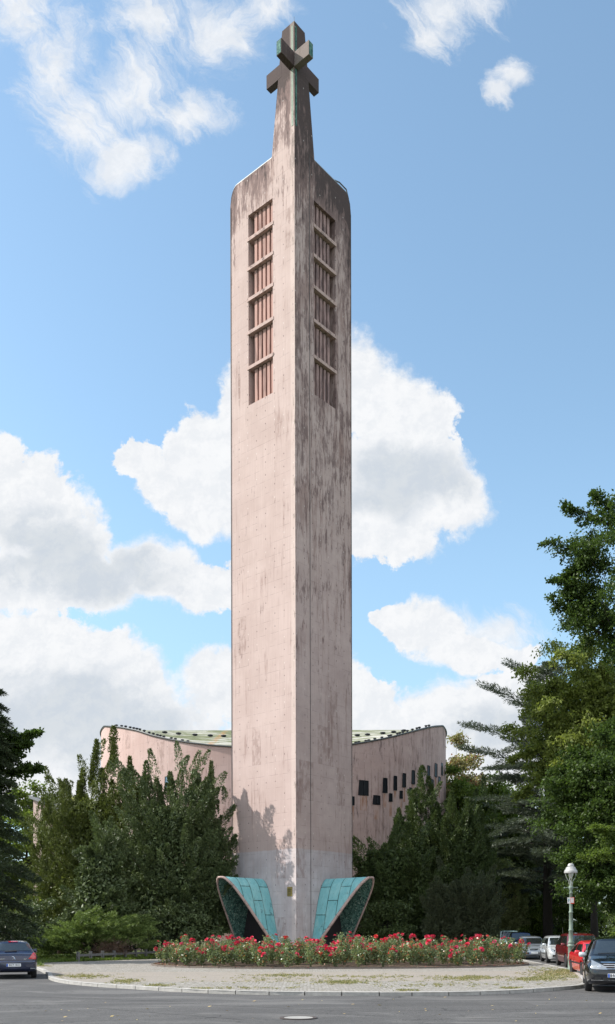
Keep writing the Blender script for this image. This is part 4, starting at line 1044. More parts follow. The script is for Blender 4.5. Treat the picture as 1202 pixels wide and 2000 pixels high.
# far trees that read as one mass, all round the plot
P = []; m_ = 0
for k in range(260):
    u_ = random.random(); x = -75+150*u_; y = 112+random.uniform(-4, 8) ; h = random.uniform(5, 9.5)
    if -24 < x < 16: y += 12
    c = rng.normal(size=(330,3)); c = unit(c)*rng.random((330,1))**.4; P.append(np.c_[x+c[:,0]*3, y+c[:,1]*2.5, h*.5+c[:,2]*h*.5])
P = np.concatenate(P); P[:,2] = np.maximum(P[:,2], 0)
tag(quads('distant_woodland', leaves(P, rng.normal(size=P.shape), .6, .4), L_yew_r), 'dark belt of trees far behind the church', 'woodland', kind='stuff')

# ---- roses
L_rose = leaf_mat('rose_leaves', (.06,.10,.035), (.30,.36,.19), .35, tip=(.42,.19,.09), tipamt=.09, gloss=.6, rough=.35)
M_cane = mat('rose_cane', (.10,.12,.05), .7)
def petal_fn(c1, c2):
    def fn(t, b):
        r = t.new('ShaderNodeNewGeometry').outputs['Random Per Island']; t.put(b.inputs['Base Color'], t.mix(r, c1, c2))
        b.inputs['Sheen Weight'].default_value = .2
    return fn
M_petals = [mat('crimson_petals', rough=.6, spec=.3, fn=petal_fn((.50,.012,.035), (.78,.03,.11))), mat('red_petals', rough=.6, spec=.3, fn=petal_fn((.62,.015,.02), (.80,.06,.06))), mat('pink_petals', rough=.6, spec=.3, fn=petal_fn((.62,.03,.13), (.85,.12,.24)))]
def bloom_mesh(r, m):
    V = []
    for ring, (n, el, l) in enumerate(((6,.15,1.0),(6,.55,.9),(5,.95,.75),(4,1.3,.5))):
        for k in range(n):
            a = 2*PI*(k+ring*.5)/n+random.uniform(-.15,.15); d = np.array((math.cos(a)*math.cos(el), math.sin(a)*math.cos(el), math.sin(el)))
            sd_ = np.array((-math.sin(a), math.cos(a), 0)); c = d*r*.25
            V.append([c, c+d*r*l*.75+sd_*r*.5, c+d*r*l+np.array((0,0,.12*r)), c+d*r*l*.75-sd_*r*.5])
    V = np.array(V); o = quads('bloom', V, m); me = o.data; bpy.data.objects.remove(o); return me
BLOOMS = [bloom_mesh(r, M_petals[i % 3]) for i, r in enumerate((.085,.07,.06,.10,.05,.08))]
protos = []
for v in range(9):
    h = random.uniform(.74, 1.10); r = empty('rose_bush', (0,0,0)); tips = []
    mb = MB()
    for k in range(9):
        a = random.uniform(0, 2*PI); q = random.uniform(.1,.46); tpz = h*random.uniform(.5,1.12)
        p = Vector((q*math.cos(a), q*math.sin(a), tpz)); tips.append(p)
        mb.tube([(q*.15*math.cos(a), q*.15*math.sin(a), 0), p*.55+Vector((0,0,.05)), p], [.010,.008,.004], 4, cap=False)
    mb.build('canes', M_cane, r)
    n = 620; ti = rng.integers(0, 9, n); s_ = rng.uniform(.18, 1.0, n)**.8; TP = np.array([tuple(p) for p in tips])
    P = TP[ti]*s_[:,None] + rng.normal(size=(n,3))*.10*(1.15-.75*s_)[:,None]; P[:,2] = np.maximum(P[:,2], .04)
    quads('foliage', leaves(P, rng.normal(size=(n,3))*(1,1,.5)+(0,0,.25), rng.uniform(.06,.115,n), rng.uniform(.045,.07,n), bend=.15), L_rose, r)
    for k, p in enumerate(tips):
        if random.random() < .48:
            nb_ = random.choice((1,1,2))
            for j in range(nb_):
                b_ = bpy.data.objects.new('bloom', BLOOMS[random.choice((0,0,0,1,2,3,4,5,1,3))]); COL.objects.link(b_); b_.parent = r
                b_.location = p + Vector((random.gauss(0,.05), random.gauss(0,.05), random.uniform(0,.07))); b_.rotation_euler = (random.gauss(0,.5), random.gauss(0,.5), random.uniform(0,6)); q_ = random.uniform(.65,1.45); b_.scale = (q_,q_,q_)
    protos.append(r)
spots = []
for gy in range(9):
    for gx in range(21):
        x = -1.12+2.24*(gx+.5*(gy % 2)+.1)/21+random.uniform(-.02,.02); y = -.93 + gy*.155 + random.uniform(-.03,.03)
        if abs(x)**2.4+abs(y)**2.4 < .93 and y < .25: spots.append((BC.x+x*BRX, BC.y+y*BRY))
used = set()
for (x, y) in spots:
    v = random.randrange(len(protos)); o = protos[v] if v not in used else copy_tree(protos[v]); used.add(v)
    o.location = (x, y, .08); o.rotation_euler = (0, 0, random.uniform(0, 6.28)); s_ = random.uniform(.82, 1.28); o.scale = (s_, s_, s_*random.uniform(.92,1.1))
    tag(o, 'rose bush with crimson blooms in the massed bed at the tower foot', 'rose bush', 'rose bushes in the bed before the tower')
for v, o in enumerate(protos):
    if v not in used:
        for c in list(o.children): bpy.data.objects.remove(c)
        bpy.data.objects.remove(o)
n = 2600
P = np.array([(*bed_pt(random.uniform(PI, 2*PI), random.uniform(.86, 1.0)), .06) for _ in range(n)])
tag(quads('fallen_petals', leaves(P, rng.normal(size=(n,3))*(1,1,.2), .05, .035), leaf_mat('bed_litter', (.10,.07,.04), (.30,.22,.12), .1, tip=(.5,.03,.06), tipamt=.12)), 'fallen petals and leaf litter on the rose bed soil', 'litter', kind='stuff')

# ================================================================== CARS
M_tyre = mat('tyre', (.018,.018,.019), .85)
M_rim = mat('alloy_rim', (.55,.56,.57), .3, .8)
M_rim_p = mat('pink_grey_wheel_cover', (.55,.50,.49), .45, .3)
M_cglass = mat('car_glass', (.018,.022,.022), .04, 0, .9, 1.0)
M_chrome = mat('chrome', (.75,.76,.78), .15, 1.0)
M_blk = mat('black_trim', (.014,.014,.015), .5)
M_lens = mat('clear_lamp_lens', (.30,.33,.36), .08, .3, .8, 1.0)
M_redlens = mat('red_lamp_lens', (.55,.015,.02), .15, 0, .8, 1.0)
M_plate = mat('white_plate', (.80,.81,.82), .45)
M_eu = mat('blue_band', (.01,.10,.50), .5)
def paint(name, c, metal=.0, rough=.28):
    return mat(name, c, rough, metal, .5, 1.0)

def interp_s(xs, ys, x):
    v = np.interp(x, xs, ys); return float(v)
class Car:
    def __init__(s, label, cat, loc, rz, paintm, L=4.2, Wd=1.75, H=1.5, sill=.2, belt=.9, hood=.95, tail=1.0, ws=(.55,1.15), rear=(.25,.05), wheel_r=.31, axles=(.82,.80), roofw=.72, group=None, rimm=None, nose=.42, cowl=None):
        """x forward. ws: windscreen base / top distance behind the nose as fractions; rear: rear window base/top distances from the tail"""
        s.root = empty('parked_car', loc, rz, label, cat, group); s.L, s.W, s.H = L, Wd, H; s.pm = paintm
        h = L/2; wsb, wst = h-ws[0], h-ws[1]; rb, rt = -h+rear[0], -h+rear[1]
        s.wsb, s.wst, s.rb, s.rt, s.belt = wsb, wst, rb, rt, belt
        cowl = cowl or hood+.04
        tx = [-h, -h+.02, rb-.02, rb, rt, rt+.35, (rt+wst)/2, wst-.3, wst, wsb, wsb+.06, h-.45, h-.16, h-.03, h]
        tz = [tail-.14, tail-.05, tail, tail+.02, H-.07, H-.015, H, H-.03, H-.08, cowl, cowl-.02, hood-.06, hood-.17, hood-.30, hood-.38]
        if rb <= -h+.04: tx = tx[:1]+tx[3:]; tz = tz[:1]+tz[3:]; tx[1] = -h+.03
        o = np.argsort(tx); tx = np.array(tx)[o]; tz = np.array(tz)[o]
        s.top = lambda x: interp_s(tx, tz, x)
        bx = [-h, -h+.25, -h*.4, h*.3, h-.5, h-.12, h]; bz = [belt+.0, belt+.03, belt, belt-.03, min(belt-.06, hood-.13), hood-.26, hood-.40]
        s.bel = lambda x: min(interp_s(bx, bz, x), s.top(x)-.02)
        wx = [-h, -h+.03, -h+.14, -h+.45, -h*.3, h*.4, h-.65, h-.3, h-.12, h-.03, h]; wy = [.80,.90,.965,.995,1,1,.985,.93,.84,.72,.60]
        s.hw = lambda x: interp_s(wx, wy, x)*Wd/2
        s.lo = lambda x: interp_s([-h, -h+.1, -h+.4, h-.5, h-.12, h], [sill+.14, sill+.05, sill, sill, sill+.02, sill+.10], x)
        def tw(x):
            z = s.top(x); f = max(0, min(1, (z-belt-.02)/(H-belt-.08))); return s.hw(x)*(.86*(1-f)+roofw*f)
        xs = sorted(set([round(v, 4) for v in np.linspace(-h, h, 58)]+[-h+.03,-h+.07,h-.03,h-.07]+[round(v,4) for v in (wsb,wst,rb,rt)]))
        rings = []
        for x in xs:
            w, lo, be, to, t_ = s.hw(x), s.lo(x), s.bel(x), s.top(x), tw(x)
            mid = lo+(be-lo)*.5
            half = [(0,lo),(w*.80,lo),(w*.93,lo+.03),(w*.985,lo+.12),(w*1.0,mid),(w*.992,be-.09),(w*.975,be-.03),(w*.94,be+.0)]
            hgt = to-be
            half += [(w*.94+(t_-w*.94)*.5, be+hgt*.52),(t_+.0,to-min(.07,hgt*.22)),(t_*.90,to-min(.022,hgt*.08)),(t_*.5,to+.006),(0,to+.012)]
            rings.append([(x,y,z) for y,z in half] + [(x,-y,z) for y,z in half[-2:0:-1]])
        n = len(rings[0]); V = [p for r in rings for p in r]
        Fs = [(i*n+k, (i+1)*n+k, (i+1)*n+(k+1)%n, i*n+(k+1)%n) for i in range(len(rings)-1) for k in range(n)]
        Fs += [tuple(range(n)), tuple((len(rings)-1)*n+k for k in range(n))[::-1]]
        body = pydata('body', V, Fs, paintm, None)
        bm = bmesh.new(); bm.from_mesh(body.data); bmesh.ops.recalc_face_normals(bm, faces=bm.faces); bm.to_mesh(body.data); bm.free()
        s.ax = (h-axles[0], -h+axles[1]); r = wheel_r
        s.bvh = BVHTree.FromPolygons([Vector(v.co) for v in body.data.vertices], [tuple(p.vertices) for p in body.data.polygons])
        mb = MB()
        for ax in s.ax:
            for sg in (-1, 1):
                V2 = []; N_ = 28
                for yy in (Wd/2-.27, Wd/2+.2):
                    V2 += [(ax+(r+.055)*math.cos(2*PI*k/N_), sg*yy, r+(r+.055)*math.sin(2*PI*k/N_)) for k in range(N_)]
                F2 = [(k, (k+1)%N_, N_+(k+1)%N_, N_+k) for k in range(N_)]+[tuple(range(N_))[::-1], tuple(range(N_,2*N_))]
                mb.add(V2, F2)
        cut = mb.build('cut', M_blk)
        bm = bmesh.new(); bm.from_mesh(cut.data); bmesh.ops.recalc_face_normals(bm, faces=bm.faces); bm.to_mesh(cut.data); bm.free()
        md = body.modifiers.new('b', 'BOOLEAN'); md.operation = 'DIFFERENCE'; md.object = cut; md.solver = 'EXACT'
        dg = bpy.context.evaluated_depsgraph_get(); me = bpy.data.meshes.new_from_object(body.evaluated_get(dg)); body.modifiers.clear(); body.data = me
        bpy.data.objects.remove(cut); body.parent = s.root
        me.materials.clear(); me.materials.append(paintm); smooth_angle(body, 32); s.body = body
        for ax in s.ax:
            for sg in (-1, 1):
                c = (ax, sg*(Wd/2-.115), r)
                wh = bpy.data.objects.new('wheel', None); COL.objects.link(wh); wh.parent = s.root; wh.location = c; wh.empty_display_size = .1
                M = Matrix.Rotation(PI/2, 3, 'X')
                def lathe_x(prof, nn=28):
                    b_ = MB(); b_.lathe(prof, n=nn); b_.v = [tuple(M@Vector(v)) for v in b_.v]; return b_
                smooth_angle(lathe_x([(r*.62,-.10),(r*.93,-.10),(r,-.075),(r,.075),(r*.93,.10),(r*.62,.10)]).build('tyre', M_tyre, wh), 50)
                b_ = lathe_x([(r*.64,-.085),(r*.64,.085)] if False else [(r*.635,.06*sg),(r*.66,.088*sg),(r*.60,.070*sg),(r*.58,.03*sg),(r*.15,.035*sg),(0.001,.045*sg)][::1])
                rm = b_.build('rim', M_blk, wh)
                sp = MB()
                for k in range(7):
                    a = 2*PI*k/7; ca, sa = math.cos(a), math.sin(a)
                    sp.add([M@Vector(v) for v in [(ca*r*.08-sa*.045, sa*r*.08+ca*.045, -.06*sg),(ca*r*.08+sa*.045, sa*r*.08-ca*.045, -.06*sg),(ca*r*.64+sa*.03, sa*r*.64-ca*.03, -.082*sg),(ca*r*.64-sa*.03, sa*r*.64+ca*.03, -.082*sg)]], [(0,1,2,3)])
                sp2 = MB(); sp2.lathe([(r*.60,-.086*sg),(r*.665,-.092*sg),(r*.665,-.07*sg),(r*.60,-.07*sg)], n=28); sp.add([M@Vector(v) for v in sp2.v], [f for f in sp2.f if len(f) == 4])
                sp.build('spokes', rimm or M_rim, wh)
        mb = MB(); mb.box((0,0,sill+.16), (L*.86, Wd*.72, .22)); mb.build('underbody', M_blk, s.root)
    def hit(s, axis, a, b):
        h = s.L
        if axis == 'front': o, d = Vector((h, a, b)), Vector((-1,0,0))
        elif axis == 'rear': o, d = Vector((-h, a, b)), Vector((1,0,0))
        elif axis == 'left': o, d = Vector((a, h, b)), Vector((0,-1,0))
        elif axis == 'right': o, d = Vector((a, -h, b)), Vector((0,1,0))
        else: o, d = Vector((a, b, 5)), Vector((0,0,-1))
        p, n, i, q = s.bvh.ray_cast(o, d)
        if p is None: return None
        return p, (n if n.dot(d) < 0 else -n)
    def patch(s, name, axis, q, m, off=.006, nx=8, ny=5, parent=None, label=None, flip=None):
        """q: four corners (a,b) seen along the axis, laid onto the bodywork"""
        V = []
        for j in range(ny+1):
            for i in range(nx+1):
                u, v = i/nx, j/ny
                a = (q[0][0]*(1-u)+q[1][0]*u)*(1-v)+(q[3][0]*(1-u)+q[2][0]*u)*v; b = (q[0][1]*(1-u)+q[1][1]*u)*(1-v)+(q[3][1]*(1-u)+q[2][1]*u)*v
                r = s.hit(axis, a, b)
                if r is None:
                    c = V[-1] if V else (0,0,0); V.append(c); continue
                p, n = r; V.append(tuple(p+n*off))
        Fs = [(j*(nx+1)+i, j*(nx+1)+i+1, (j+1)*(nx+1)+i+1, (j+1)*(nx+1)+i) for j in range(ny) for i in range(nx)]
        o = pydata(name, V, Fs, m, parent or s.root, smooth=True)
        if label: o['label'] = label
        return o
    def glazing(s, doors=2, front_pillar=.10, three=False):
        h, be, H = s.L/2, s.belt, s.H
        W2 = s.W/2
        # windscreen
        zb, zt = s.top(s.wsb)+.03, s.top(s.wst)-.045; wb, wt = s.hw(s.wsb)*.80, s.hw(s.wst)*.655
        s.patch('windscreen', 'front', [(-wb,zb),(wb,zb),(wt,zt),(-wt,zt)], M_cglass, nx=12, ny=8)
        zb2, zt2 = s.top(s.rb)+.05, s.top(s.rt)-.05
        s.patch('rear_window', 'rear', [(-wb*.97,zb2),(wb*.97,zb2),(wt,zt2),(-wt,zt2)], M_cglass, nx=12, ny=8)
        # side windows
        x0 = s.wsb-.16; x1 = s.wst-.02; xr0, xr1 = s.rb+.30, s.rt+.22; zb = be+.035; zt = H-.15
        xm = (x0*.45+xr0*.55)-.02; 
        for side, sg in (('left',1),('right',-1)):
            s.patch('side_window', side, [(x0,zb-.015),(xm+.05,zb),(xm+.05,zt),(x1,zt)], M_cglass, nx=10, ny=6)
            s.patch('side_window', side, [(xm-.05,zb),(xr0,zb+.02),(xr1,zt-.03),(xm-.05,zt)], M_cglass, nx=10, ny=6)
            # door shuts, handles
            for x in (x0+.02, xm, xr0-.05):
                s.patch('door_gap', side, [(x-.006,s.lo(x)+.1),(x+.006,s.lo(x)+.1),(x+.006,be-.0),(x-.006,be-.0)], M_blk, off=.003, nx=1, ny=8)
            for x in (xm+.18, xr0+.18):
                p, n = s.hit(side, x, be-.13); mb = MB(); mb.box(tuple(p+n*.02), (.17,.035,.03)); bevel(mb.build('door_handle', s.handle if hasattr(s,'handle') else s.pm, s.root), .008)
            # mirror
            p, n = s.hit(side, s.wsb-.20, be+.03)
            mb = MB(); mb.lathe([(.02,-.11),(.075,-.09),(.095,0),(.085,.07),(.03,.10)], n=14); 
            mb.v = [tuple(Vector((v[0]*.75+p.x+.02, v[2]*1.0*sg+p.y+sg*.16, v[1]*.85+p.z+.05))) for v in mb.v]; mb.build('side_mirror', s.mirror if hasattr(s,'mirror') else s.pm, s.root, smooth=True)
    def plate(s, axis, z, text, w=.52, y=0):
        sg = 1 if axis == 'front' else -1
        p, n = s.hit(axis, y, z); x = p.x+sg*.015
        r = MB(); r.box((x, y, z), (.02, w, .115)); pl_ = bevel(r.build('number_plate', M_plate, s.root), .004)
        mb = MB(); mb.box((x+sg*.012, y-sg*(w/2-.028), z), (.004,.05,.105)); mb.build('country_band', M_eu, pl_)
        if text:
            Z = Vector((sg,0,0)); Xv = Vector((0,sg,0)); Yv = Vector((0,0,1)); m = Matrix((Xv,Yv,Z)).transposed().to_4x4(); m.translation = (x+sg*.0125, y+sg*.025 if sg < 0 else y-(w/2-.066), z-.001)
            text_mesh('plate_letters', text, .108, M_blk, pl_, m, sx=.82, align='CENTER' if sg < 0 else 'LEFT')
    def front(s, z_lamp, lampw=.36, lamph=.15, grille=(.55,.12), gz=None, bumper_m=None, fog=True, lamp_slant=.05):
        W2 = s.W/2; h = s.L/2
        for sg in (-1, 1):
            o = W2*.80; i = o-lampw
            q = [(sg*i, z_lamp-lamph*.42),(sg*o, z_lamp-lamph*.30),(sg*o*.98, z_lamp+lamph*.5+lamp_slant),(sg*(i+.04), z_lamp-lamph*.05)]
            hl = s.patch('headlight', 'front', q, M_lens, off=.012, nx=8, ny=5)
            p, n = s.hit('front', sg*(i+o)/2, z_lamp); mb = MB(); mb.lathe([(.0,.012),(.045,.012),(.06,.0)][::-1], n=18)
            m_ = n.to_track_quat('Z','Y').to_matrix(); mb.v = [tuple(m_@Vector(v)+p+n*.014) for v in mb.v]; mb.build('reflector', M_chrome, hl)
            if fog: 
                s.patch('fog_light', 'front', [(sg*(W2*.50),s.lo(h)+.07),(sg*(W2*.70),s.lo(h)+.07),(sg*(W2*.70),s.lo(h)+.17),(sg*(W2*.50),s.lo(h)+.15)], M_blk, off=.006, nx=4, ny=3)
        gz = gz or z_lamp-.05; gw, gh = grille
        g = s.patch('grille', 'front', [(-gw*.42,gz-gh/2),(gw*.42,gz-gh/2),(gw/2,gz+gh/2),(-gw/2,gz+gh/2)], M_blk, off=.008, nx=10, ny=4)
        for k in range(3):
            z = gz-gh/2+gh*(k+.7)/3.4; s.patch('grille_bar', 'front', [(-gw*.43,z-.006),(gw*.43,z-.006),(gw*.44,z+.010),(-gw*.44,z+.010)], M_chrome, off=.018, nx=10, ny=1, parent=g)
        s.patch('lower_intake', 'front', [(-W2*.46,s.lo(h)+.05),(W2*.46,s.lo(h)+.05),(W2*.42,s.lo(h)+.15),(-W2*.42,s.lo(h)+.15)], bumper_m or M_blk, off=.006, nx=10, ny=3)
        s.patch('wiper', 'front', [(-.5,s.top(s.wsb)+.035),(.1,s.top(s.wsb)+.06),(.1,s.top(s.wsb)+.075),(-.5,s.top(s.wsb)+.05)], M_blk, off=.02, nx=6, ny=1)

ROAD = -.10
GRP = 'cars parked nose to tail along the right kerb'
def head(px, Y): return at(px, Y)
def rz_for(dx, dy): return math.atan2(dy, dx)
# black compact car cut by the right edge, nose towards the camera
rzb = rz_for(-.30, -.955)
def place(px_front, Yf, L, dirv):
    """centre so that the middle of the nose is at this photo column and distance"""
    d = Vector((dirv[0], dirv[1], 0)).normalized(); c = at(px_front, Yf) - d*L/2; return (c.x, c.y, ROAD), math.atan2(d.y, d.x)
P_black = paint('black_paint', (.005,.006,.010), .2, .18)
loc, rz = place(1206, 25.7, 3.84, (-.27,-.96))
c = Car('shiny black compact car cut off by the right edge of the photo', 'car', loc, rz, P_black, L=3.84, Wd=1.77, H=1.60, sill=.20, belt=1.0, hood=1.02, tail=1.1, ws=(.80,1.55), rear=(.12,.45), wheel_r=.315, roofw=.66, cowl=1.06)
c.mirror = mat('silver_mirror', (.6,.62,.64), .3, .4); c.glazing(); c.front(.76, .44, .24, (.86,.20), gz=.745, lamp_slant=.05)
s_ = c.patch('grille_trim', 'front', [(-.42,.845),(.42,.845),(.45,.875),(-.45,.875)], M_chrome, off=.022, nx=10, ny=1)
mb = MB()
p, n = c.hit('front', 0, .75); 
ring = [(p.x+.045, .075*math.cos(a), .75+.075*math.sin(a)) for a in [2*PI*k/24 for k in range(25)]]; mb.tube(ring, .009, 6)
for k in range(3):
    a = PI/2+2*PI*k/3; mb.tube([(p.x+.045,0,.75),(p.x+.045,.07*math.cos(a),.75+.07*math.sin(a))], .008, 5)
mb.build('badge', M_chrome, c.root)
c.patch('front_bumper_strip', 'front', [(-.80,.355),(.80,.355),(.80,.375),(-.80,.375)], M_chrome, off=.006, nx=16, ny=1)
c.plate('front', .50, 'B·R')
# cars along the kerb
loc, rz = place(1188, 33.2, 4.05, (-.13,-.99))
c = Car('bright red hatchback with a black side strip behind the black car', 'car', loc, rz, paint('bright_red_paint', (.62,.012,.025)), L=4.05, Wd=1.69, H=1.40, belt=.88, hood=.86, tail=.98, ws=(1.05,1.75), rear=(.16,.75), wheel_r=.30, roofw=.70, group=GRP)
c.glazing(); c.front(.62, .34, .15)
for sd_ in ('left','right'): c.patch('side_strip', sd_, [(-1.55,.52),(1.45,.50),(1.45,.56),(-1.55,.58)], M_blk, off=.012, nx=20, ny=1)
loc, rz = place(1148, 42.6, 4.25, (-.12,-.99))
c = Car('dark red people carrier parked behind the street lamp', 'car', loc, rz, paint('dark_red_paint', (.17,.008,.012), .3), L=4.3, Wd=1.84, H=1.66, belt=1.02, hood=1.02, tail=1.15, ws=(.85,1.65), rear=(.10,.40), wheel_r=.33, roofw=.72, group=GRP, cowl=1.08)
c.glazing(); c.front(.78, .42, .24, (.6,.10)); c.plate('front', .46, None)
loc, rz = place(1102, 48.3, 4.0, (-.13,-.99))
c = Car('silver white hatchback parked next to the dark red car', 'car', loc, rz, paint('silver_white_paint', (.60,.62,.62), .3), L=4.0, Wd=1.68, H=1.50, belt=.92, hood=.92, tail=1.0, ws=(.85,1.5), rear=(.10,.42), wheel_r=.30, roofw=.72, group=GRP, rimm=M_rim_p)
c.handle = M_blk; c.glazing(); c.front(.68, .34, .18); c.plate('front', .45, None)
mb = MB(); mb.tube([(.3,.2,1.47),(-.05,.22,1.95)], .008, 5); mb.build('aerial', M_blk, c.root)
for sd_ in ('left','right'): c.patch('side_strip', sd_, [(-.9,.50),(.85,.48),(.85,.52),(-.9,.54)], M_blk, off=.012, nx=14, ny=1)
loc, rz = place(1043, 54.5, 4.5, (-.16,-.985))
c = Car('silver grey saloon with its bonnet behind the last roses', 'car', loc, rz, paint('silver_grey_paint', (.36,.39,.42), .5), L=4.5, Wd=1.75, H=1.43, belt=.90, hood=.88, tail=1.02, ws=(1.15,1.85), rear=(.55,1.15), wheel_r=.31, roofw=.72, group=GRP)
c.glazing(); c.front(.66, .40, .18, (.5,.12)); c.plate('front', .42, None)
loc, rz = place(1020, 64, 4.2, (-.17,-.985))
c = Car('dark blue people carrier beyond the silver saloon', 'car', loc, rz, paint('dark_blue_paint', (.010,.035,.12), .3), L=4.2, Wd=1.78, H=1.66, belt=1.0, hood=1.0, tail=1.1, ws=(.85,1.55), rear=(.10,.38), wheel_r=.31, roofw=.74, group=GRP)
c.glazing(); c.front(.72, .36, .2)
loc, rz = place(996, 73, 4.2, (-.18,-.985))
c = Car('pale turquoise van farthest away in the parked row', 'van', loc, rz, paint('pale_turquoise_paint', (.28,.42,.42)), L=4.4, Wd=1.78, H=1.80, belt=1.05, hood=1.0, tail=1.2, ws=(.75,1.3), rear=(.10,.25), wheel_r=.31, roofw=.80, group=GRP)
c.glazing(); c.front(.74, .32, .18)
# dark blue hatchback leaving on the left, seen from behind
L_ = 4.2; d = Vector((-.345, .94, 0)).normalized(); ctr = at(27, 33.9)+d*L_/2
P_blue = paint('navy_paint', (.010,.018,.055), .35, .22)
c = Car('dark navy hatchback seen from behind at the left edge', 'car', (ctr.x, ctr.y, ROAD), math.atan2(d.y, d.x), P_blue, L=L_, Wd=1.76, H=1.46, sill=.24, belt=.93, hood=.88, tail=1.0, ws=(1.0,1.7), rear=(.16,.62), wheel_r=.315, roofw=.66)
c.glazing()
W2 = .88
for sg in (-1, 1):
    c.patch('tail_light', 'rear', [(sg*.53,.76),(sg*.80,.74),(sg*.80,.98),(sg*.70,.98)], M_redlens, off=.012, nx=6, ny=5)
    c.patch('rear_reflector', 'rear', [(sg*.60,.38),(sg*.78,.38),(sg*.78,.42),(sg*.60,.42)], M_lens, off=.01, nx=4, ny=1)
c.patch('brake_light', 'rear', [(-.17,1.385),(.17,1.385),(.16,1.41),(-.16,1.41)], M_redlens, off=.02, nx=4, ny=1)
c.patch('tailgate_gap', 'rear', [(-.72,.71),(.72,.71),(.72,.722),(-.72,.722)], M_blk, off=.004, nx=14, ny=1)
c.patch('bumper_shelf', 'rear', [(-.76,.645),(.76,.645),(.78,.69),(-.78,.69)], mat('navy_bumper_reflection', (.10,.13,.22), .25, .3, .5, 1.), off=.02, nx=14, ny=1)  # bumper ledge made paler: its reflection is put into the colour
c.patch('wiper', 'rear', [(-.12,1.03),(.32,1.02),(.32,1.05),(-.12,1.075)], M_blk, off=.03, nx=6, ny=1)
p, n = c.hit('rear', 0, .80); mb = MB()
bx_ = p.x-.012
mb.tube([(bx_,-.05,.745),(bx_,-.02,.80),(bx_,.0,.84),(bx_,.03,.86),(bx_,.055,.845)], .016, 6); mb.tube([(bx_,.0,.80),(bx_,-.045,.82)], .012, 5); mb.tube([(bx_,.0,.79),(bx_,.04,.755)], .012, 5)
mb.build('badge', M_chrome, c.root)
def rear_text(car, s__, y, z, size):
    p, n = car.hit('rear', y, z); Z = n.normalized(); Xv = Vector((0,-1,0)); Yv = Z.cross(Xv).normalized(); m = Matrix((Xv,Yv,Z)).transposed().to_4x4(); m.translation = p+n*.006
    text_mesh('badge_letters', s__, size, M_chrome, car.root, m)
rear_text(c, '307', -.42, .755, .07)
rear_text(c, 'PEUGEOT', .44, .765, .062)
c.plate('rear', .53, 'B·LT 1913')
mb = MB(); mb.tube([(-1.2,0,1.44),(-1.42,0,1.56)], .006, 5); mb.build('aerial', M_blk, c.root)
# pale blue vehicle mostly hidden behind the juniper
loc, rz = place(70, 71, 4.0, (.9,-.3))
c = Car('pale blue car half hidden behind the spreading juniper', 'car', (at(72,70).x-1.2, 70, 0), math.radians(160), paint('pale_blue_paint', (.30,.40,.52)), L=4.2, Wd=1.75, H=1.55, ws=(.9,1.6), rear=(.12,.45))
c.glazing(); 
for sg in (-1,1): c.patch('tail_light', 'rear', [(sg*.60,.70),(sg*.80,.70),(sg*.80,1.05),(sg*.68,1.05)], M_redlens, off=.012, nx=5, ny=5)

# ================================================================== STREET FURNITURE
M_lpaint = mat('pale_green_paint', (.17,.225,.18), .55)
M_cap = mat('weathered_enamel', (.40,.40,.39), .5, .1)
M_lglass = mat('lamp_glass', (.45,.50,.46), .05, 0, .9, .6)
lp = at(1115.5, 38.6)
lamp = empty('street_lamp', (lp.x, lp.y, 0), label='old gas street lamp on a pale green cast iron post by the kerb', cat='street lamp')
mb = MB()
mb.lathe([(.165,0),(.165,.06),(.135,.10),(.13,.50),(.145,.52),(.145,.56),(.125,.60),(.12,1.02),(.165,1.06),(.165,1.10),(.13,1.14),(.12,1.18),(.14,1.20),(.14,1.24),(.10,1.30),(.088,1.75),(.105,1.77),(.105,1.80),(.082,1.83),(.074,2.55),(.092,2.57),(.092,2.61),(.068,2.64),(.060,3.42),(.082,3.44),(.082,3.48),(.06,3.52),(.058,3.58),(.095,3.66),(.10,3.74),(.07,3.77),(.0,3.77)], n=32, flute=.05)
smooth_angle(mb.build('post', M_lpaint, lamp), 50)
mb = MB(); mb.tube([(-.27,0,3.70),(.27,0,3.70)], .018, 8)
for x in (-.27,.27): mb.lathe([(.03,-.03),(.035,0),(.03,.03)], c=(x,0,3.70), n=10)
mb.build('ladder_bar', M_lpaint, lamp)
mb = MB()
for sg in (-1,1):
    for ry in (0, 1):
        pts = [(.05,3.76),(.075,3.90),(.075,3.96),(.10,4.02),(.17,4.12),(.215,4.25),(.22,4.36)]
        mb.tube([((sg*r_ if not ry else 0), (0 if not ry else sg*r_), z) for r_, z in pts], .014, 6)
mb.tube([(0,0,3.75),(0,0,4.02)], .012, 6)
mb.build('bracket', mat('bracket_metal', (.42,.45,.42), .4, .4), lamp)
mb = MB(); mb.lathe([(.01,4.10),(.05,4.13),(.10,4.24),(.125,4.36),(.12,4.38),(.0,4.38)], n=20); smooth_angle(mb.build('glass_globe', M_lglass, lamp), 50)
mb = MB(); mb.lathe([(.20,4.36),(.275,4.36),(.278,4.43),(.262,4.48),(.225,4.52),(.215,4.56),(.19,4.62),(.13,4.655),(.11,4.66),(.11,4.675),(.135,4.68),(.125,4.73),(.09,4.785),(.04,4.80),(.0,4.803)], n=32); smooth_angle(mb.build('hood', M_cap, lamp), 30)
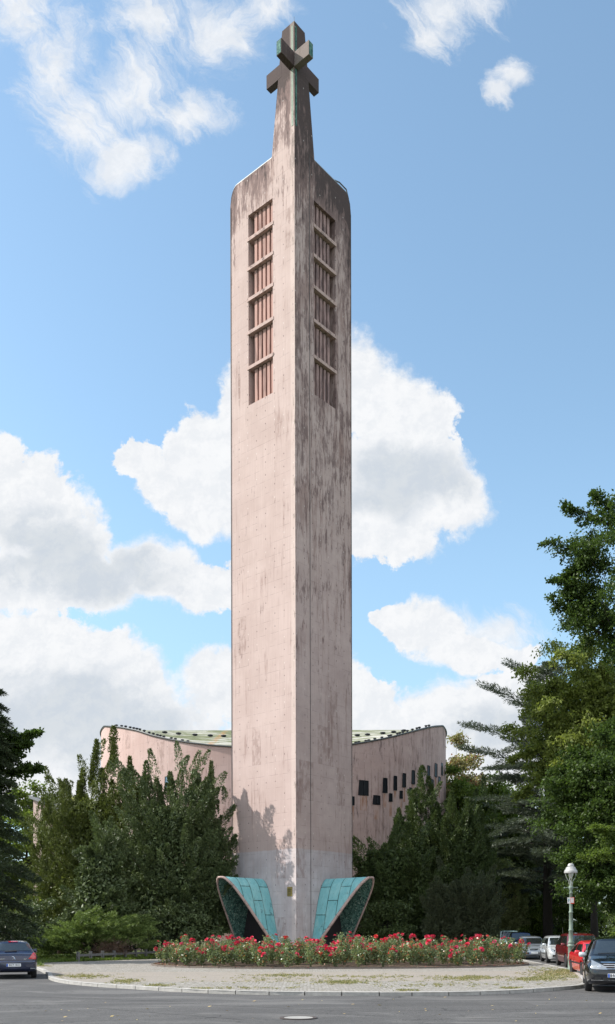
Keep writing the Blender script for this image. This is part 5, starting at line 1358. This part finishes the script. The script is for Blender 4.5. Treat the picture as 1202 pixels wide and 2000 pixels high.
# stickers / small signs clipped to the post
M_sign_w = mat('white_sign', (.78,.78,.76), .45); M_sign_r = mat('red_border', (.72,.08,.03), .45); M_sign_t = mat('teal_letter', (.10,.32,.36), .5)
sg_ = MB(); sg_.box((-.105,-.10,3.12), (.14,.012,.27)); s1 = sg_.build('small_sign', M_sign_w, lamp); s1['label'] = 'small white sign plate'
def front_M(x, y, z): 
    m = Matrix((Vector((1,0,0)),Vector((0,0,1)),Vector((0,-1,0)))).transposed().to_4x4(); m.translation = (x,y,z); return m
text_mesh('sign_lettering', 'F', .20, M_sign_t, s1, front_M(-.11,-.108,3.12))
sg_ = MB(); sg_.box((.035,-.105,3.12), (.15,.012,.29)); s2 = sg_.build('small_sign', M_sign_r, lamp); s2['label'] = 'small white sign plate with red border'
mb = MB(); mb.box((.03,-.113,3.13), (.115,.006,.23)); mb.build('sign_face', M_sign_w, s2)
mb = MB()
for k, z in enumerate((3.20, 3.15, 3.09)): mb.box((.03,-.118,z), (.07-.01*k,.003,.012))
mb.build('sign_lettering', mat('faint_print', (.55,.42,.40), .6), s2)

lamp.scale = (1, 1, .953)
# low wooden rail
M_wood = mat('weathered_grey_wood', (.17,.165,.16), .9)
fence = empty('low_rail_fence', (-12.85, 50.3, 0), label='low weathered wooden rail fence in front of the juniper', cat='fence')
fa, fb = Vector((-12.85,50.3,0)), Vector((-9.55,58.4,0)); fd = (fb-fa); NPOST = 8
ang = math.atan2(fd.y, fd.x)
for k in range(NPOST):
    f = k/(NPOST-1)*.93; p = fd*f; nrm = Vector((fd.y,-fd.x,0)).normalized()
    mb = MB()
    for o in (-.055, .055): mb.box(tuple(p+nrm*o+Vector((0,0,.27))), (.12,.035,.56+random.uniform(-.03,.03)), rz=ang)
    mb.build('post', M_wood, fence)
mb = MB(); c_ = fd*.48; mb.box((c_.x, c_.y, .34), (fd.length*.98,.05,.13), rz=ang); mb.build('rail', M_wood, fence)
print('objects', len(bpy.data.objects), 'tris', sum(len(o.data.polygons) for o in bpy.data.objects if o.type == 'MESH'))
